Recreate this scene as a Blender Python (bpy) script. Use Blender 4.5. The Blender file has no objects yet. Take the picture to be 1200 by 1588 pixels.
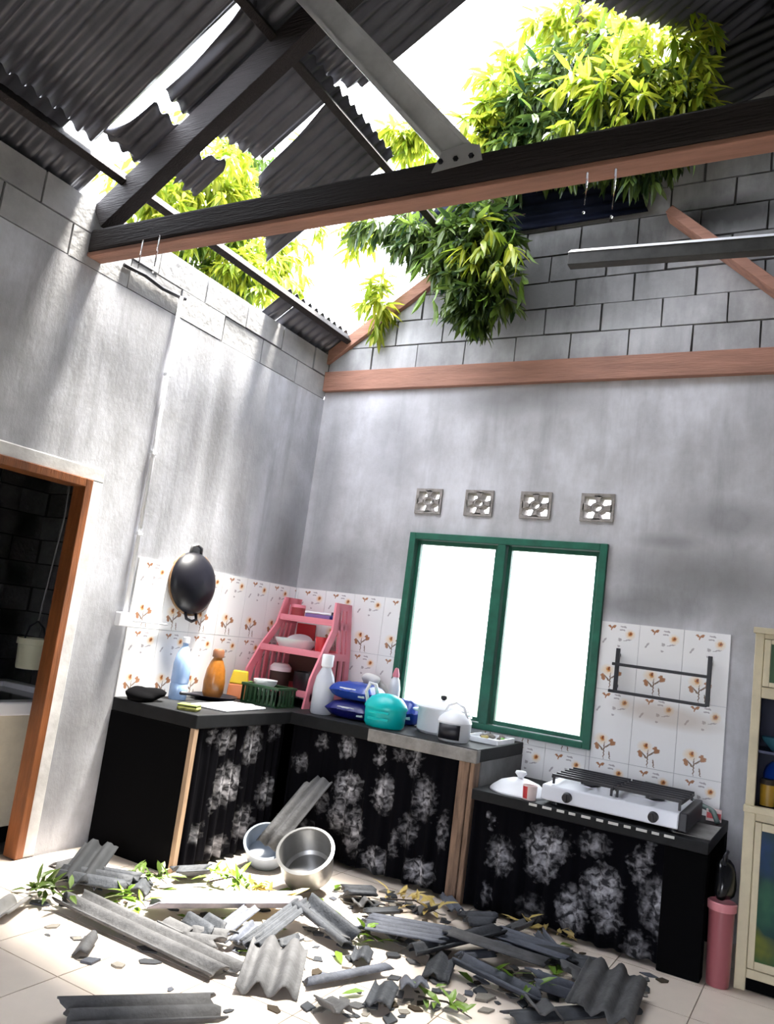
import bpy, bmesh, math, random
from mathutils import Vector, Matrix
import numpy as np
S = bpy.context.scene
COL = S.collection
R = random.Random(7)

# ------------------------------------------------------------------ camera, world, sun, exposure
CAM_R = ((0.8657, 0.4833, 0.1303), (0.0408, 0.1912, -0.9807), (-0.4989, 0.8543, 0.1458))   # right, down, forward
CAM_P = Vector((3.7069, -5.1088, 1.4303)); CAM_F = 1237.9
cd = bpy.data.cameras.new('camera'); cam = bpy.data.objects.new('camera', cd); COL.objects.link(cam)
_r, _d, _f = (Vector(v).normalized() for v in CAM_R)
_m = Matrix((_r, -_d, -_f)).transposed().to_4x4(); _m.translation = CAM_P
cam.matrix_world = _m
cd.sensor_fit = 'VERTICAL'; cd.sensor_height = 36.0; cd.lens = 36.0 * CAM_F / 1588.0; cd.clip_start = 0.05
S.camera = cam

world = bpy.data.worlds.new('overcast_sky'); S.world = world; world.use_nodes = True
bg = world.node_tree.nodes['Background']
bg.inputs['Color'].default_value = (0.885, 0.915, 1.0, 1); bg.inputs['Strength'].default_value = 3.6
sd = bpy.data.lights.new('sun', 'SUN'); so = bpy.data.objects.new('sun', sd); COL.objects.link(so)
sd.energy = 12.0; sd.angle = math.radians(12); sd.color = (1.0, 0.95, 0.86)
so.rotation_euler = Vector((-0.12, -0.13, -0.97)).to_track_quat('-Z', 'Y').to_euler()
so.location = (2, 0, 9)
S.view_settings.view_transform = 'Standard'; S.view_settings.look = 'None'
S.view_settings.gamma = 1.0; S.view_settings.use_curve_mapping = False
S.view_settings.exposure = 2.0
try:
    S.cycles.max_bounces = 10; S.cycles.diffuse_bounces = 6; S.cycles.transparent_max_bounces = 12
except Exception: pass

def W(px, py, ax, val):
    """where the sight line of a photo pixel meets a real plane of the room (measured survey point)"""
    a, b = (px - 600) / CAM_F, (py - 794) / CAM_F
    d = Vector([CAM_R[0][i] * a + CAM_R[1][i] * b + CAM_R[2][i] for i in range(3)])
    i = 'xyz'.index(ax); return CAM_P + d * ((val - CAM_P[i]) / d[i])
def F(px, py, h=0.0): return W(px, py, 'z', h)

# ------------------------------------------------------------------ materials
MATS = {}
def mat(name, col, rough=0.6, metal=0.0, noise=0.0, scale=8.0, stretch=(1, 1, 1), col2=None, bump=0.0, spec=0.5, alpha=1.0, trans=0.0, rnd=0.0, bscale=None):
    if name in MATS: return MATS[name]
    m = bpy.data.materials.new(name); m.use_nodes = True; nt = m.node_tree; N = nt.nodes; L = nt.links
    p = N['Principled BSDF']; p.inputs['Roughness'].default_value = rough; p.inputs['Metallic'].default_value = metal
    p.inputs['Specular IOR Level'].default_value = spec
    p.inputs['Base Color'].default_value = (*col, 1)
    if alpha < 1: p.inputs['Alpha'].default_value = alpha
    if trans: p.inputs['Transmission Weight'].default_value = trans
    tc = N.new('ShaderNodeTexCoord'); mp = N.new('ShaderNodeMapping'); L.new(tc.outputs['Object'], mp.inputs['Vector'])
    mp.inputs['Scale'].default_value = stretch
    out = None
    if noise > 0 or col2:
        nz = N.new('ShaderNodeTexNoise'); nz.inputs['Scale'].default_value = scale; nz.inputs['Detail'].default_value = 7; nz.inputs['Roughness'].default_value = 0.65
        L.new(mp.outputs['Vector'], nz.inputs['Vector'])
        rp = N.new('ShaderNodeValToRGB'); rp.color_ramp.elements[0].position = 0.33; rp.color_ramp.elements[1].position = 0.67
        c2 = col2 or tuple(c * (1 - noise) for c in col)
        rp.color_ramp.elements[0].color = (*c2, 1); rp.color_ramp.elements[1].color = (*col, 1)
        L.new(nz.outputs['Fac'], rp.inputs['Fac']); out = rp.outputs['Color']
        L.new(out, p.inputs['Base Color'])
    if rnd > 0:
        oi = N.new('ShaderNodeObjectInfo'); mr = N.new('ShaderNodeMapRange'); mr.inputs['To Min'].default_value = 1 - rnd; mr.inputs['To Max'].default_value = 1 + rnd * 0.5
        L.new(oi.outputs['Random'], mr.inputs['Value'])
        mx = N.new('ShaderNodeMix'); mx.data_type = 'RGBA'; mx.blend_type = 'MULTIPLY'; mx.inputs[0].default_value = 1
        if out: L.new(out, mx.inputs[6])
        else: mx.inputs[6].default_value = (*col, 1)
        L.new(mr.outputs['Result'], mx.inputs[7]); L.new(mx.outputs[2], p.inputs['Base Color'])
    if bump > 0:
        nb = N.new('ShaderNodeTexNoise'); nb.inputs['Scale'].default_value = bscale or scale * 6; nb.inputs['Detail'].default_value = 6
        L.new(mp.outputs['Vector'], nb.inputs['Vector'])
        bp = N.new('ShaderNodeBump'); bp.inputs['Strength'].default_value = bump; bp.inputs['Distance'].default_value = 0.02
        L.new(nb.outputs['Fac'], bp.inputs['Height']); L.new(bp.outputs['Normal'], p.inputs['Normal'])
    MATS[name] = m; return m

def ellipse_mask(nt, vec, cx, cy, rx, ry, rot=0.0, soft=0.25):
    """0..1 mask of one printed ellipse in uv"""
    N, L = nt.nodes, nt.links
    mp = N.new('ShaderNodeMapping'); mp.vector_type = 'TEXTURE'
    mp.inputs['Location'].default_value = (cx, cy, 0); mp.inputs['Rotation'].default_value = (0, 0, rot); mp.inputs['Scale'].default_value = (rx, ry, 1)
    L.new(vec, mp.inputs['Vector'])
    ln = N.new('ShaderNodeVectorMath'); ln.operation = 'LENGTH'; L.new(mp.outputs['Vector'], ln.inputs[0])
    mr = N.new('ShaderNodeMapRange'); mr.inputs['From Min'].default_value = 1.0; mr.inputs['From Max'].default_value = 1.0 - soft
    L.new(ln.outputs['Value'], mr.inputs['Value']); return mr.outputs['Result']
def fmax(nt, socks):
    o = socks[0]
    for s in socks[1:]:
        m = nt.nodes.new('ShaderNodeMath'); m.operation = 'MAXIMUM'; nt.links.new(o, m.inputs[0]); nt.links.new(s, m.inputs[1]); o = m.outputs[0]
    return o
def mixc(nt, fac, a, b):
    m = nt.nodes.new('ShaderNodeMix'); m.data_type = 'RGBA'
    nt.links.new(fac, m.inputs[0])
    if isinstance(a, tuple): m.inputs[6].default_value = (*a, 1)
    else: nt.links.new(a, m.inputs[6])
    if isinstance(b, tuple): m.inputs[7].default_value = (*b, 1)
    else: nt.links.new(b, m.inputs[7])
    return m.outputs[2]
def fmul(nt, a, b):
    m = nt.nodes.new('ShaderNodeMath'); m.operation = 'MULTIPLY'
    nt.links.new(a, m.inputs[0])
    if isinstance(b, float): m.inputs[1].default_value = b
    else: nt.links.new(b, m.inputs[1])
    return m.outputs[0]

def tile_material():
    m = bpy.data.materials.new('flowered_wall_tile'); m.use_nodes = True; nt = m.node_tree; N, L = nt.nodes, nt.links
    p = N['Principled BSDF']; p.inputs['Roughness'].default_value = 0.22
    uv = N.new('ShaderNodeUVMap').outputs['UV']                # metres on the tile: 0..0.26, 0..0.42
    nz = N.new('ShaderNodeTexNoise'); nz.inputs['Scale'].default_value = 90; L.new(uv, nz.inputs['Vector'])
    ad = N.new('ShaderNodeVectorMath'); ad.operation = 'MULTIPLY_ADD'; ad.inputs[1].default_value = (0.016, 0.016, 0); L.new(nz.outputs['Color'], ad.inputs[0])
    sb = N.new('ShaderNodeVectorMath'); sb.operation = 'ADD'; sb.inputs[1].default_value = (-0.008, -0.008, 0); L.new(uv, sb.inputs[0]); L.new(sb.outputs[0], ad.inputs[2])
    v = ad.outputs[0]
    E_ = lambda *a, **k: ellipse_mask(nt, v, *a, **k)
    col = (0.86, 0.85, 0.85)
    cream = fmax(nt, [E_(.205, .352, .036, .034, soft=.6), E_(.085, .12, .05, .04, soft=.7)])
    col = mixc(nt, fmul(nt, cream, 0.75), col, (0.85, 0.66, 0.44))
    grey = fmax(nt, [E_(.05, .30, .006, .022, -.6), E_(.145, .315, .012, .01), E_(.16, .395, .022, .006), E_(.155, .375, .02, .005), E_(.19, .315, .03, .004, .3), E_(.14, .275, .009, .008)])
    col = mixc(nt, fmul(nt, grey, 0.7), col, (0.28, 0.24, 0.26))
    stem = fmax(nt, [E_(.105, .055, .0045, .06), E_(.125, .085, .03, .005, .7), E_(.085, .07, .03, .005, -.8), E_(.14, .03, .004, .03, .2)])
    col = mixc(nt, stem, col, (0.22, 0.15, 0.11))
    brown = fmax(nt, [E_(.078, .392, .014, .008, -.5), E_(.102, .392, .016, .008, .5), E_(.088, .378, .007, .012), E_(.155, .105, .022, .014, .4), E_(.06, .075, .014, .024, .5), E_(.145, .12, .015, .012)])
    col = mixc(nt, brown, col, (0.40, 0.19, 0.10))
    orange = fmax(nt, [E_(.205, .355, .018, .018, soft=.5), E_(.09, .125, .018, .02, soft=.5)])
    col = mixc(nt, orange, col, (0.62, 0.25, 0.05))
    dk = fmax(nt, [E_(.207, .355, .008, .008), E_(.093, .128, .008, .01)])
    col = mixc(nt, dk, col, (0.25, 0.08, 0.04))
    # a smoky brown cooking stain on the wall behind the stove (world position, dirt with its own shape)
    g = N.new('ShaderNodeNewGeometry')
    mp = N.new('ShaderNodeMapping'); mp.vector_type = 'TEXTURE'; mp.inputs['Location'].default_value = (2.82, 0, 1.15); mp.inputs['Scale'].default_value = (.33, 1, .075); mp.inputs['Rotation'].default_value = (0, .06, 0)
    L.new(g.outputs['Position'], mp.inputs['Vector'])
    ln = N.new('ShaderNodeVectorMath'); ln.operation = 'LENGTH'; L.new(mp.outputs['Vector'], ln.inputs[0])
    mr = N.new('ShaderNodeMapRange'); mr.inputs['From Min'].default_value = 1.1; mr.inputs['From Max'].default_value = .5; L.new(ln.outputs['Value'], mr.inputs['Value'])
    col = mixc(nt, fmul(nt, mr.outputs['Result'], 0.42), col, (0.46, 0.33, 0.22))
    L.new(col, p.inputs['Base Color']); return m

def curtain_material(name, prints):
    m = bpy.data.materials.new(name); m.use_nodes = True; nt = m.node_tree; N, L = nt.nodes, nt.links
    p = N['Principled BSDF']; p.inputs['Roughness'].default_value = 0.9; p.inputs['Specular IOR Level'].default_value = 0.05
    uv = N.new('ShaderNodeUVMap').outputs['UV']
    nz = N.new('ShaderNodeTexNoise'); nz.inputs['Scale'].default_value = 28; L.new(uv, nz.inputs['Vector'])
    ad = N.new('ShaderNodeVectorMath'); ad.operation = 'MULTIPLY_ADD'; ad.inputs[1].default_value = (.10, .10, 0); L.new(nz.outputs['Color'], ad.inputs[0])
    sb = N.new('ShaderNodeVectorMath'); sb.operation = 'ADD'; sb.inputs[1].default_value = (-.05, -.05, 0); L.new(uv, sb.inputs[0]); L.new(sb.outputs[0], ad.inputs[2])
    msk = []
    for (x, z, rx, rz, s) in prints:
        msk.append(fmul(nt, ellipse_mask(nt, ad.outputs[0], x, z, rx * 1.05, rz * 1.05, soft=.8), float(s)))
    a = fmax(nt, msk)
    vo = N.new('ShaderNodeTexNoise'); vo.inputs['Scale'].default_value = 30; vo.inputs['Detail'].default_value = 4; vo.inputs['Distortion'].default_value = .5; L.new(uv, vo.inputs['Vector'])
    mr = N.new('ShaderNodeMapRange'); mr.inputs['From Min'].default_value = .40; mr.inputs['From Max'].default_value = .68; mr.inputs['To Min'].default_value = .06; mr.inputs['To Max'].default_value = 1
    L.new(vo.outputs['Fac'], mr.inputs['Value'])
    f = fmul(nt, a, mr.outputs['Result'])
    L.new(mixc(nt, f, (0.0025, 0.0025, 0.004), (0.62, 0.62, 0.68)), p.inputs['Base Color']); return m

def leaf_material(name, c1, c2, tr=0.45):
    m = bpy.data.materials.new(name); m.use_nodes = True; nt = m.node_tree; N, L = nt.nodes, nt.links
    p = N['Principled BSDF']; p.inputs['Roughness'].default_value = 0.42
    g = N.new('ShaderNodeNewGeometry'); rp = N.new('ShaderNodeValToRGB')
    rp.color_ramp.elements[0].color = (*c1, 1); rp.color_ramp.elements[1].color = (*c2, 1)
    L.new(g.outputs['Random Per Island'], rp.inputs['Fac']); L.new(rp.outputs['Color'], p.inputs['Base Color'])
    t = N.new('ShaderNodeBsdfTranslucent'); L.new(rp.outputs['Color'], t.inputs['Color'])
    mx = N.new('ShaderNodeMixShader'); mx.inputs[0].default_value = tr
    L.new(p.outputs[0], mx.inputs[1]); L.new(t.outputs[0], mx.inputs[2]); L.new(mx.outputs[0], N['Material Output'].inputs['Surface'])
    return m

def plaster_material(name, base, dark, stains, streak=0.35):
    """bare cement render: cloudy tone, vertical water streaks, trowel relief and a few stains and darker patches with their own shape"""
    m = bpy.data.materials.new(name); m.use_nodes = True; nt = m.node_tree; N, L = nt.nodes, nt.links
    p = N['Principled BSDF']; p.inputs['Roughness'].default_value = 0.85; p.inputs['Specular IOR Level'].default_value = .2
    g = N.new('ShaderNodeNewGeometry').outputs['Position']
    def noise(sc, stretch, lo, hi, det=7):
        mp = N.new('ShaderNodeMapping'); mp.inputs['Scale'].default_value = stretch; L.new(g, mp.inputs['Vector'])
        n = N.new('ShaderNodeTexNoise'); n.inputs['Scale'].default_value = sc; n.inputs['Detail'].default_value = det; n.inputs['Roughness'].default_value = .65
        L.new(mp.outputs['Vector'], n.inputs['Vector'])
        mr = N.new('ShaderNodeMapRange'); mr.inputs['From Min'].default_value = lo; mr.inputs['From Max'].default_value = hi
        L.new(n.outputs['Fac'], mr.inputs['Value']); return mr.outputs['Result'], n.outputs['Fac']
    c1, _ = noise(1.3, (1, 1, 1), .38, .66)
    c2, raw = noise(5.0, (1, 1, .35), .40, .66)
    st, _ = noise(4.5, (1, 1, .10), .52, .74)
    col = mixc(nt, fmul(nt, c1, .75), base, dark)
    col = mixc(nt, fmul(nt, c2, .45), col, tuple(d * .8 for d in dark))
    col = mixc(nt, fmul(nt, st, streak), col, tuple(d * .55 for d in dark))
    for (c, s, a) in stains:
        mp = N.new('ShaderNodeMapping'); mp.vector_type = 'TEXTURE'; mp.inputs['Location'].default_value = c; mp.inputs['Scale'].default_value = s
        L.new(g, mp.inputs['Vector'])
        ln = N.new('ShaderNodeVectorMath'); ln.operation = 'LENGTH'; L.new(mp.outputs['Vector'], ln.inputs[0])
        ad = N.new('ShaderNodeMath'); ad.operation = 'MULTIPLY_ADD'; ad.inputs[1].default_value = 1.4; ad.inputs[2].default_value = -.7; L.new(raw, ad.inputs[0])
        sm = N.new('ShaderNodeMath'); sm.operation = 'ADD'; L.new(ln.outputs['Value'], sm.inputs[0]); L.new(ad.outputs[0], sm.inputs[1])
        mr = N.new('ShaderNodeMapRange'); mr.inputs['From Min'].default_value = 1.1; mr.inputs['From Max'].default_value = .3; L.new(sm.outputs[0], mr.inputs['Value'])
        col = mixc(nt, fmul(nt, mr.outputs['Result'], float(a)), col, tuple(d * .45 for d in dark))
    L.new(col, p.inputs['Base Color'])
    _, rb = noise(38, (1, 1, .6), 0, 1)
    bp = N.new('ShaderNodeBump'); bp.inputs['Strength'].default_value = .25; bp.inputs['Distance'].default_value = .01
    L.new(rb, bp.inputs['Height']); L.new(bp.outputs[0], p.inputs['Normal']); return m

M_left = plaster_material('left_wall_render', (.62, .63, .68), (.32, .32, .33), [((0, -1.16, 2.55), (1, .13, .95), .65), ((0, -1.36, 2.4), (1, .10, .9), .4), ((0, -.82, 2.2), (1, .22, .75), .5), ((0, -.25, 1.95), (1, .35, .6), .6), ((0, -1.95, .5), (1, .16, .8), .5), ((0, -1.7, .9), (1, .12, .6), .35)], .6)  # stain streaks, plus darker tone towards the corner
M_back = plaster_material('back_wall_render', (.66, .66, .70), (.35, .345, .35), [((2.95, 0, 1.98), (.60, 1, .22), .6), ((3.1, 0, 2.35), (.3, 1, .14), .55), ((2.6, 0, 1.78), (.45, 1, .12), .6), ((2.75, 0, 2.2), (.25, 1, .06), .45), ((.7, 0, 2.85), (.25, 1, .45), .4), ((1.6, 0, 3.16), (.7, 1, .16), .5), ((.35, 0, 1.85), (.4, 1, .25), .5), ((.15, 0, 2.4), (.12, 1, .9), .4)], .4)  # smudges, plus darker tone towards the corner and below the ring beam
M_plain = mat('cement_render', (.40, .40, .42), .9, noise=.4, scale=2.2, bump=.2)
M_mortar = mat('mortar', (.10, .10, .10), .95, noise=.3, scale=14)
M_block = plaster_material('cement_block', (.47, .47, .48), (.17, .17, .17), [((1.75, 0, 3.95), (1.0, 1, .42), .9), ((2.1, 0, 4.25), (.8, 1, .25), .85), ((3.0, 0, 4.36), (.7, 1, .14), .9), ((1.2, 0, 3.95), (.35, 1, .3), .6)], .35)
M_blockd = mat('dark_cement_block', (.34, .34, .34), .92, noise=.4, scale=5, bump=.4, rnd=.3)  # darker block tone for the washroom walls
M_vent = mat('vent_block_cement', (.36, .33, .31), .9, noise=.4, scale=20, bump=.3)
M_tile = tile_material()
M_floor = mat('floor_tile', (.76, .66, .57), .35, noise=.12, scale=3, rnd=.05)
M_grout = mat('floor_grout', (.36, .30, .25), .9)
M_wood = mat('dark_timber', (.022, .015, .016), .7, noise=.5, scale=7, stretch=(.25, 3, 3), bump=.4)
M_woodr = mat('raw_red_timber', (.40, .20, .14), .75, noise=.4, scale=6, stretch=(.3, 3, 3), bump=.3)
M_woodo = mat('orange_brown_timber', (.26, .085, .025), .5, noise=.55, scale=9, stretch=(2, 2, .25), bump=.2)
M_woodp = mat('weathered_post_wood', (.30, .19, .13), .8, noise=.65, scale=9, stretch=(4, 4, .4), bump=.4)
M_woodk = mat('blackened_timber', (.03, .03, .034), .8, noise=.4, scale=9)
M_zinc = mat('zinc_roofing', (.12, .12, .14), .38, metal=.3, noise=.35, scale=4, bump=.08, rnd=.2)
M_rust = mat('rusty_roofing', (.12, .075, .065), .6, metal=.2, noise=.5, scale=5)
M_asb = mat('grey_fibre_roofing', (.105, .105, .11), .8, noise=.45, scale=9, bump=.25, rnd=.15)
M_asbd = mat('dark_fibre_roofing', (.040, .045, .055), .7, noise=.5, scale=9, bump=.25, rnd=.2)
M_asbb = mat('bluish_fibre_roofing', (.10, .11, .14), .7, noise=.45, scale=9, bump=.25, rnd=.15)
M_steel = mat('light_steel', (.80, .80, .82), .5, metal=.0, noise=.25, scale=6)
M_alu = mat('aluminium', (.34, .34, .34), .36, metal=.85, noise=.15, scale=12)
M_white = mat('white_paint', (.80, .81, .84), .4)
M_whitep = mat('white_plastic', (.78, .80, .84), .35)
M_cream = mat('cream_paint', (.62, .55, .38), .5, noise=.18, scale=7)
M_pail = mat('cream_plastic', (.70, .66, .46), .45)
M_green = mat('green_window_paint', (.012, .135, .085), .45, noise=.35, scale=8)
M_black = mat('black_paint', (.0025, .0025, .003), .9, spec=.04)
M_soot = mat('sooty_iron', (.004, .004, .008), .36, spec=.35)
M_iron = mat('black_iron', (.012, .012, .018), .45)
M_conc = mat('counter_concrete', (.30, .29, .28), .85, noise=.45, scale=9, bump=.3)
M_ctop = mat('dark_counter_top', (.012, .013, .015), .6, spec=.2, noise=.5, scale=10)
M_pink = mat('pink_plastic', (.80, .26, .32), .4)
M_red = mat('red_plastic', (.55, .03, .04), .4)
M_bin = mat('dusty_pink_plastic', (.30, .085, .10), .35)
M_turq = mat('turquoise_plastic', (.0, .52, .52), .35)
M_blue = mat('blue_packet', (.012, .05, .32), .3)
M_navy = mat('navy_packet', (.01, .012, .14), .3)
M_amber = mat('amber_plastic', (.30, .105, .012), .3, noise=.4, scale=20)
M_yellow = mat('yellow_plastic', (.75, .52, .03), .4)
M_orange = mat('orange_plastic', (.75, .25, .10), .4)
M_gren = mat('dark_green_plastic', (.012, .05, .018), .4)
M_ltgreen = mat('leaf_green_plastic', (.13, .35, .05), .4)
M_grey = mat('grey_cloth', (.30, .28, .27), .9, noise=.4, scale=12)
M_purple = mat('purple_plastic', (.25, .16, .42), .4)
M_teal = mat('pale_teal_plastic', (.62, .78, .76), .35)
M_bottle = mat('pale_blue_plastic', (.36, .52, .78), .15, trans=.35)
M_clear = mat('milky_plastic', (.72, .76, .84), .25, trans=.25)
M_sponge = mat('yellow_green_sponge', (.36, .36, .10), .95, noise=.4, scale=40)
M_dark = mat('dark_brown', (.03, .02, .015), .7)  # one even dark brown for jar parts
M_soil = mat('leaf_litter', (.05, .035, .02), .95, noise=.6, scale=30)
M_crumb = mat('broken_cement', (.26, .24, .21), .95, noise=.4, scale=20)
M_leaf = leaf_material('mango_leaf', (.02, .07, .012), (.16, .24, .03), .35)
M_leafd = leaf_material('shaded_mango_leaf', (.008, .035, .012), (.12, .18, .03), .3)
M_leafb = leaf_material('sunlit_leaf', (.16, .26, .02), (.48, .50, .05), .5)  # lit copy of the leaf, sun and backlight put into its colour
M_leaff = leaf_material('fallen_leaf', (.04, .13, .015), (.20, .32, .03), .25)
M_leafy = leaf_material('dry_leaf', (.38, .26, .07), (.55, .45, .16), .2)
M_bark = mat('bark', (.06, .045, .035), .9, noise=.5, scale=10)
M_grass = mat('grass_ground', (.060, .064, .034), .95, noise=.4, scale=1.5)
M_water = mat('water', (.95, .97, 1), .05, trans=1.0)
def glass_material():
    m = bpy.data.materials.new('window_glass'); m.use_nodes = True; nt = m.node_tree; N, L = nt.nodes, nt.links
    t = N.new('ShaderNodeBsdfTransparent'); t.inputs['Color'].default_value = (.96, .98, .96, 1)
    gl = N.new('ShaderNodeBsdfGlossy'); gl.inputs['Roughness'].default_value = .02
    fr = N.new('ShaderNodeFresnel'); mx = N.new('ShaderNodeMixShader')
    L.new(fr.outputs[0], mx.inputs[0]); L.new(t.outputs[0], mx.inputs[1]); L.new(gl.outputs[0], mx.inputs[2]); L.new(mx.outputs[0], N['Material Output'].inputs['Surface'])
    return m
M_glass = glass_material()
def poster_glass(name, base, spots):
    m = bpy.data.materials.new(name); m.use_nodes = True; nt = m.node_tree; N, L = nt.nodes, nt.links
    p = N['Principled BSDF']; p.inputs['Roughness'].default_value = .3; p.inputs['Specular IOR Level'].default_value = .12
    uv = N.new('ShaderNodeTexCoord').outputs['Object']
    sw = N.new('ShaderNodeSeparateXYZ'); L.new(uv, sw.inputs[0]); cb = N.new('ShaderNodeCombineXYZ'); L.new(sw.outputs['X'], cb.inputs['X']); L.new(sw.outputs['Z'], cb.inputs['Y'])
    nz = N.new('ShaderNodeTexNoise'); nz.inputs['Scale'].default_value = 9; L.new(uv, nz.inputs['Vector'])
    ad = N.new('ShaderNodeVectorMath'); ad.operation = 'MULTIPLY_ADD'; ad.inputs[1].default_value = (.2, .2, 0); L.new(nz.outputs['Color'], ad.inputs[0]); L.new(cb.outputs[0], ad.inputs[2])
    col = base
    for (x, z, rx, rz, c) in spots:
        col = mixc(nt, ellipse_mask(nt, ad.outputs[0], x + .1, z + .1, rx, rz, soft=.9), col, c)
    L.new(col, p.inputs['Base Color']); return m

# ------------------------------------------------------------------ mesh helpers
class MB:
    def __init__(s): s.v = []; s.f = []; s.uv = None
    def add(s, V, Fc):
        n = len(s.v); s.v += [tuple(v) for v in V]; s.f += [tuple(i + n for i in f) for f in Fc]; return s
    def box(s, x0, x1, y0, y1, z0, z1):
        return s.add([(x0, y0, z0), (x1, y0, z0), (x1, y1, z0), (x0, y1, z0), (x0, y0, z1), (x1, y0, z1), (x1, y1, z1), (x0, y1, z1)],
                     [(0, 3, 2, 1), (4, 5, 6, 7), (0, 1, 5, 4), (1, 2, 6, 5), (2, 3, 7, 6), (3, 0, 4, 7)])
    def beam(s, p, q, w, h, up=(0, 0, 1)):
        p, q = Vector(p), Vector(q); d = (q - p).normalized(); u = Vector(up); sd = d.cross(u).normalized() * (w / 2); u2 = sd.cross(d).normalized() * (h / 2)
        V = [p - sd - u2, p + sd - u2, p + sd + u2, p - sd + u2, q - sd - u2, q + sd - u2, q + sd + u2, q - sd + u2]
        return s.add(V, [(0, 3, 2, 1), (4, 5, 6, 7), (0, 1, 5, 4), (1, 2, 6, 5), (2, 3, 7, 6), (3, 0, 4, 7)])
    def tube(s, pts, r, n=8, cap=True):
        pts = [Vector(p) for p in pts]; rs = r if isinstance(r, (list, tuple)) else [r] * len(pts); V = []; Fc = []
        a = None
        for i, p in enumerate(pts):
            t = (pts[min(i + 1, len(pts) - 1)] - pts[max(i - 1, 0)]).normalized()
            if a is None: a = t.orthogonal().normalized()
            a = (a - t * a.dot(t)).normalized(); b = t.cross(a)
            V += [p + (a * math.cos(k * 2 * math.pi / n) + b * math.sin(k * 2 * math.pi / n)) * rs[i] for k in range(n)]
        for i in range(len(pts) - 1):
            for k in range(n): Fc.append((i * n + k, i * n + (k + 1) % n, (i + 1) * n + (k + 1) % n, (i + 1) * n + k))
        if cap: Fc += [tuple(range(n - 1, -1, -1)), tuple((len(pts) - 1) * n + k for k in range(n))]
        return s.add(V, Fc)
    def lathe(s, prof, n=24, c=(0, 0, 0), sx=1.0, sy=1.0):
        V = []; Fc = []
        for (r, z) in prof:
            V += [(c[0] + max(r, 1e-4) * math.cos(k * 2 * math.pi / n) * sx, c[1] + max(r, 1e-4) * math.sin(k * 2 * math.pi / n) * sy, c[2] + z) for k in range(n)]
        for i in range(len(prof) - 1):
            for k in range(n): Fc.append((i * n + k, i * n + (k + 1) % n, (i + 1) * n + (k + 1) % n, (i + 1) * n + k))
        if prof[0][0] < .002: pass
        return s.add(V, Fc)
    def prism(s, poly, d):
        n = len(poly); d = Vector(d); V = [Vector(p) for p in poly] + [Vector(p) + d for p in poly]
        return s.add(V, [tuple(range(n - 1, -1, -1)), tuple(range(n, 2 * n))] + [(i, (i + 1) % n, n + (i + 1) % n, n + i) for i in range(n)])
    def build(s, name, m, parent=None, smooth=False, loc=None, rot=None, bev=0.0, fix=True):
        me = bpy.data.meshes.new(name); me.from_pydata(s.v, [], s.f); me.materials.append(m)
        if fix:
            b = bmesh.new(); b.from_mesh(me); bmesh.ops.recalc_face_normals(b, faces=b.faces); b.to_mesh(me); b.free()
        if smooth is True: me.shade_smooth()
        elif smooth: me.shade_smooth(); me.set_sharp_from_angle(angle=math.radians(smooth))
        o = bpy.data.objects.new(name, me); COL.objects.link(o)
        if parent: o.parent = parent
        if loc is not None: o.location = loc
        if rot is not None: o.rotation_euler = rot
        if bev:
            md = o.modifiers.new('bevel', 'BEVEL'); md.width = bev; md.segments = 2; md.limit_method = 'ANGLE'
        return o
def tag(o, label, cat, group=None):
    o['label'] = label; o['category'] = cat
    if group: o['group'] = group
    return o
def thing(name, label, cat, loc=(0, 0, 0), rz=0.0, group=None, rot=None):
    o = bpy.data.objects.new(name, None); COL.objects.link(o); o.empty_display_size = .05
    o.location = loc; o.rotation_euler = rot or (0, 0, rz); return tag(o, label, cat, group)
def struct(o): o['kind'] = 'structure'; return o
def copy_to(o, parent, loc, rot=None, name=None):
    c = o.copy(); COL.objects.link(c); c.parent = parent; c.location = loc
    if rot is not None: c.rotation_euler = rot
    return c
def clip(poly, a, b, c):          # keep a*x+b*y<=c
    out = []
    for i in range(len(poly)):
        p, q = poly[i], poly[(i + 1) % len(poly)]; dp = a * p[0] + b * p[1] - c; dq = a * q[0] + b * q[1] - c
        if dp <= 0: out.append(p)
        if (dp < 0 < dq) or (dq < 0 < dp):
            t = dp / (dp - dq); out.append((p[0] + (q[0] - p[0]) * t, p[1] + (q[1] - p[1]) * t))
    return out

# ------------------------------------------------------------------ room dimensions (metres)
RX = 6.6; RY = -7.0; RIDGE = 3.3; SL = .675; ZE = 3.62      # roof plane z = ZE + SL*x (underside)
def roofz(x): return ZE + SL * (x if x <= RIDGE else 2 * RIDGE - x)
ZW = 3.57; ZR0, ZR1 = 3.26, 3.42

# ---- outside ground, floor
g = MB().box(-40, 40, -40, 40, -.5, -.16).build('ground', M_grass); struct(g)
fl = MB().box(-.12, RX + .12, RY - .12, .0, -.15, -.006).build('floor', M_grout); struct(fl)
proto = None
ts = .40
for i in range(12):
    for j in range(13):
        x, y = .02 + i * ts, -.02 - j * ts
        if x > 4.6 or y - ts < -5.0: continue
        if proto is None:
            proto = MB().box(.0025, ts - .0025, -ts + .0025, -.0025, -.02, 0).build('floor_tile', M_floor, fl, loc=(x, y, 0))
        else: copy_to(proto, fl, (x, y, 0))
# the rest of the floor behind the camera in one layer of the same tile
MB().box(0, RX, RY, -.02 - 12 * ts, -.02, -.0005).box(.02 + 12 * ts, RX, -.02 - 12 * ts, 0, -.02, -.0005).build('floor_covering', M_floor, fl)

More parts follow.
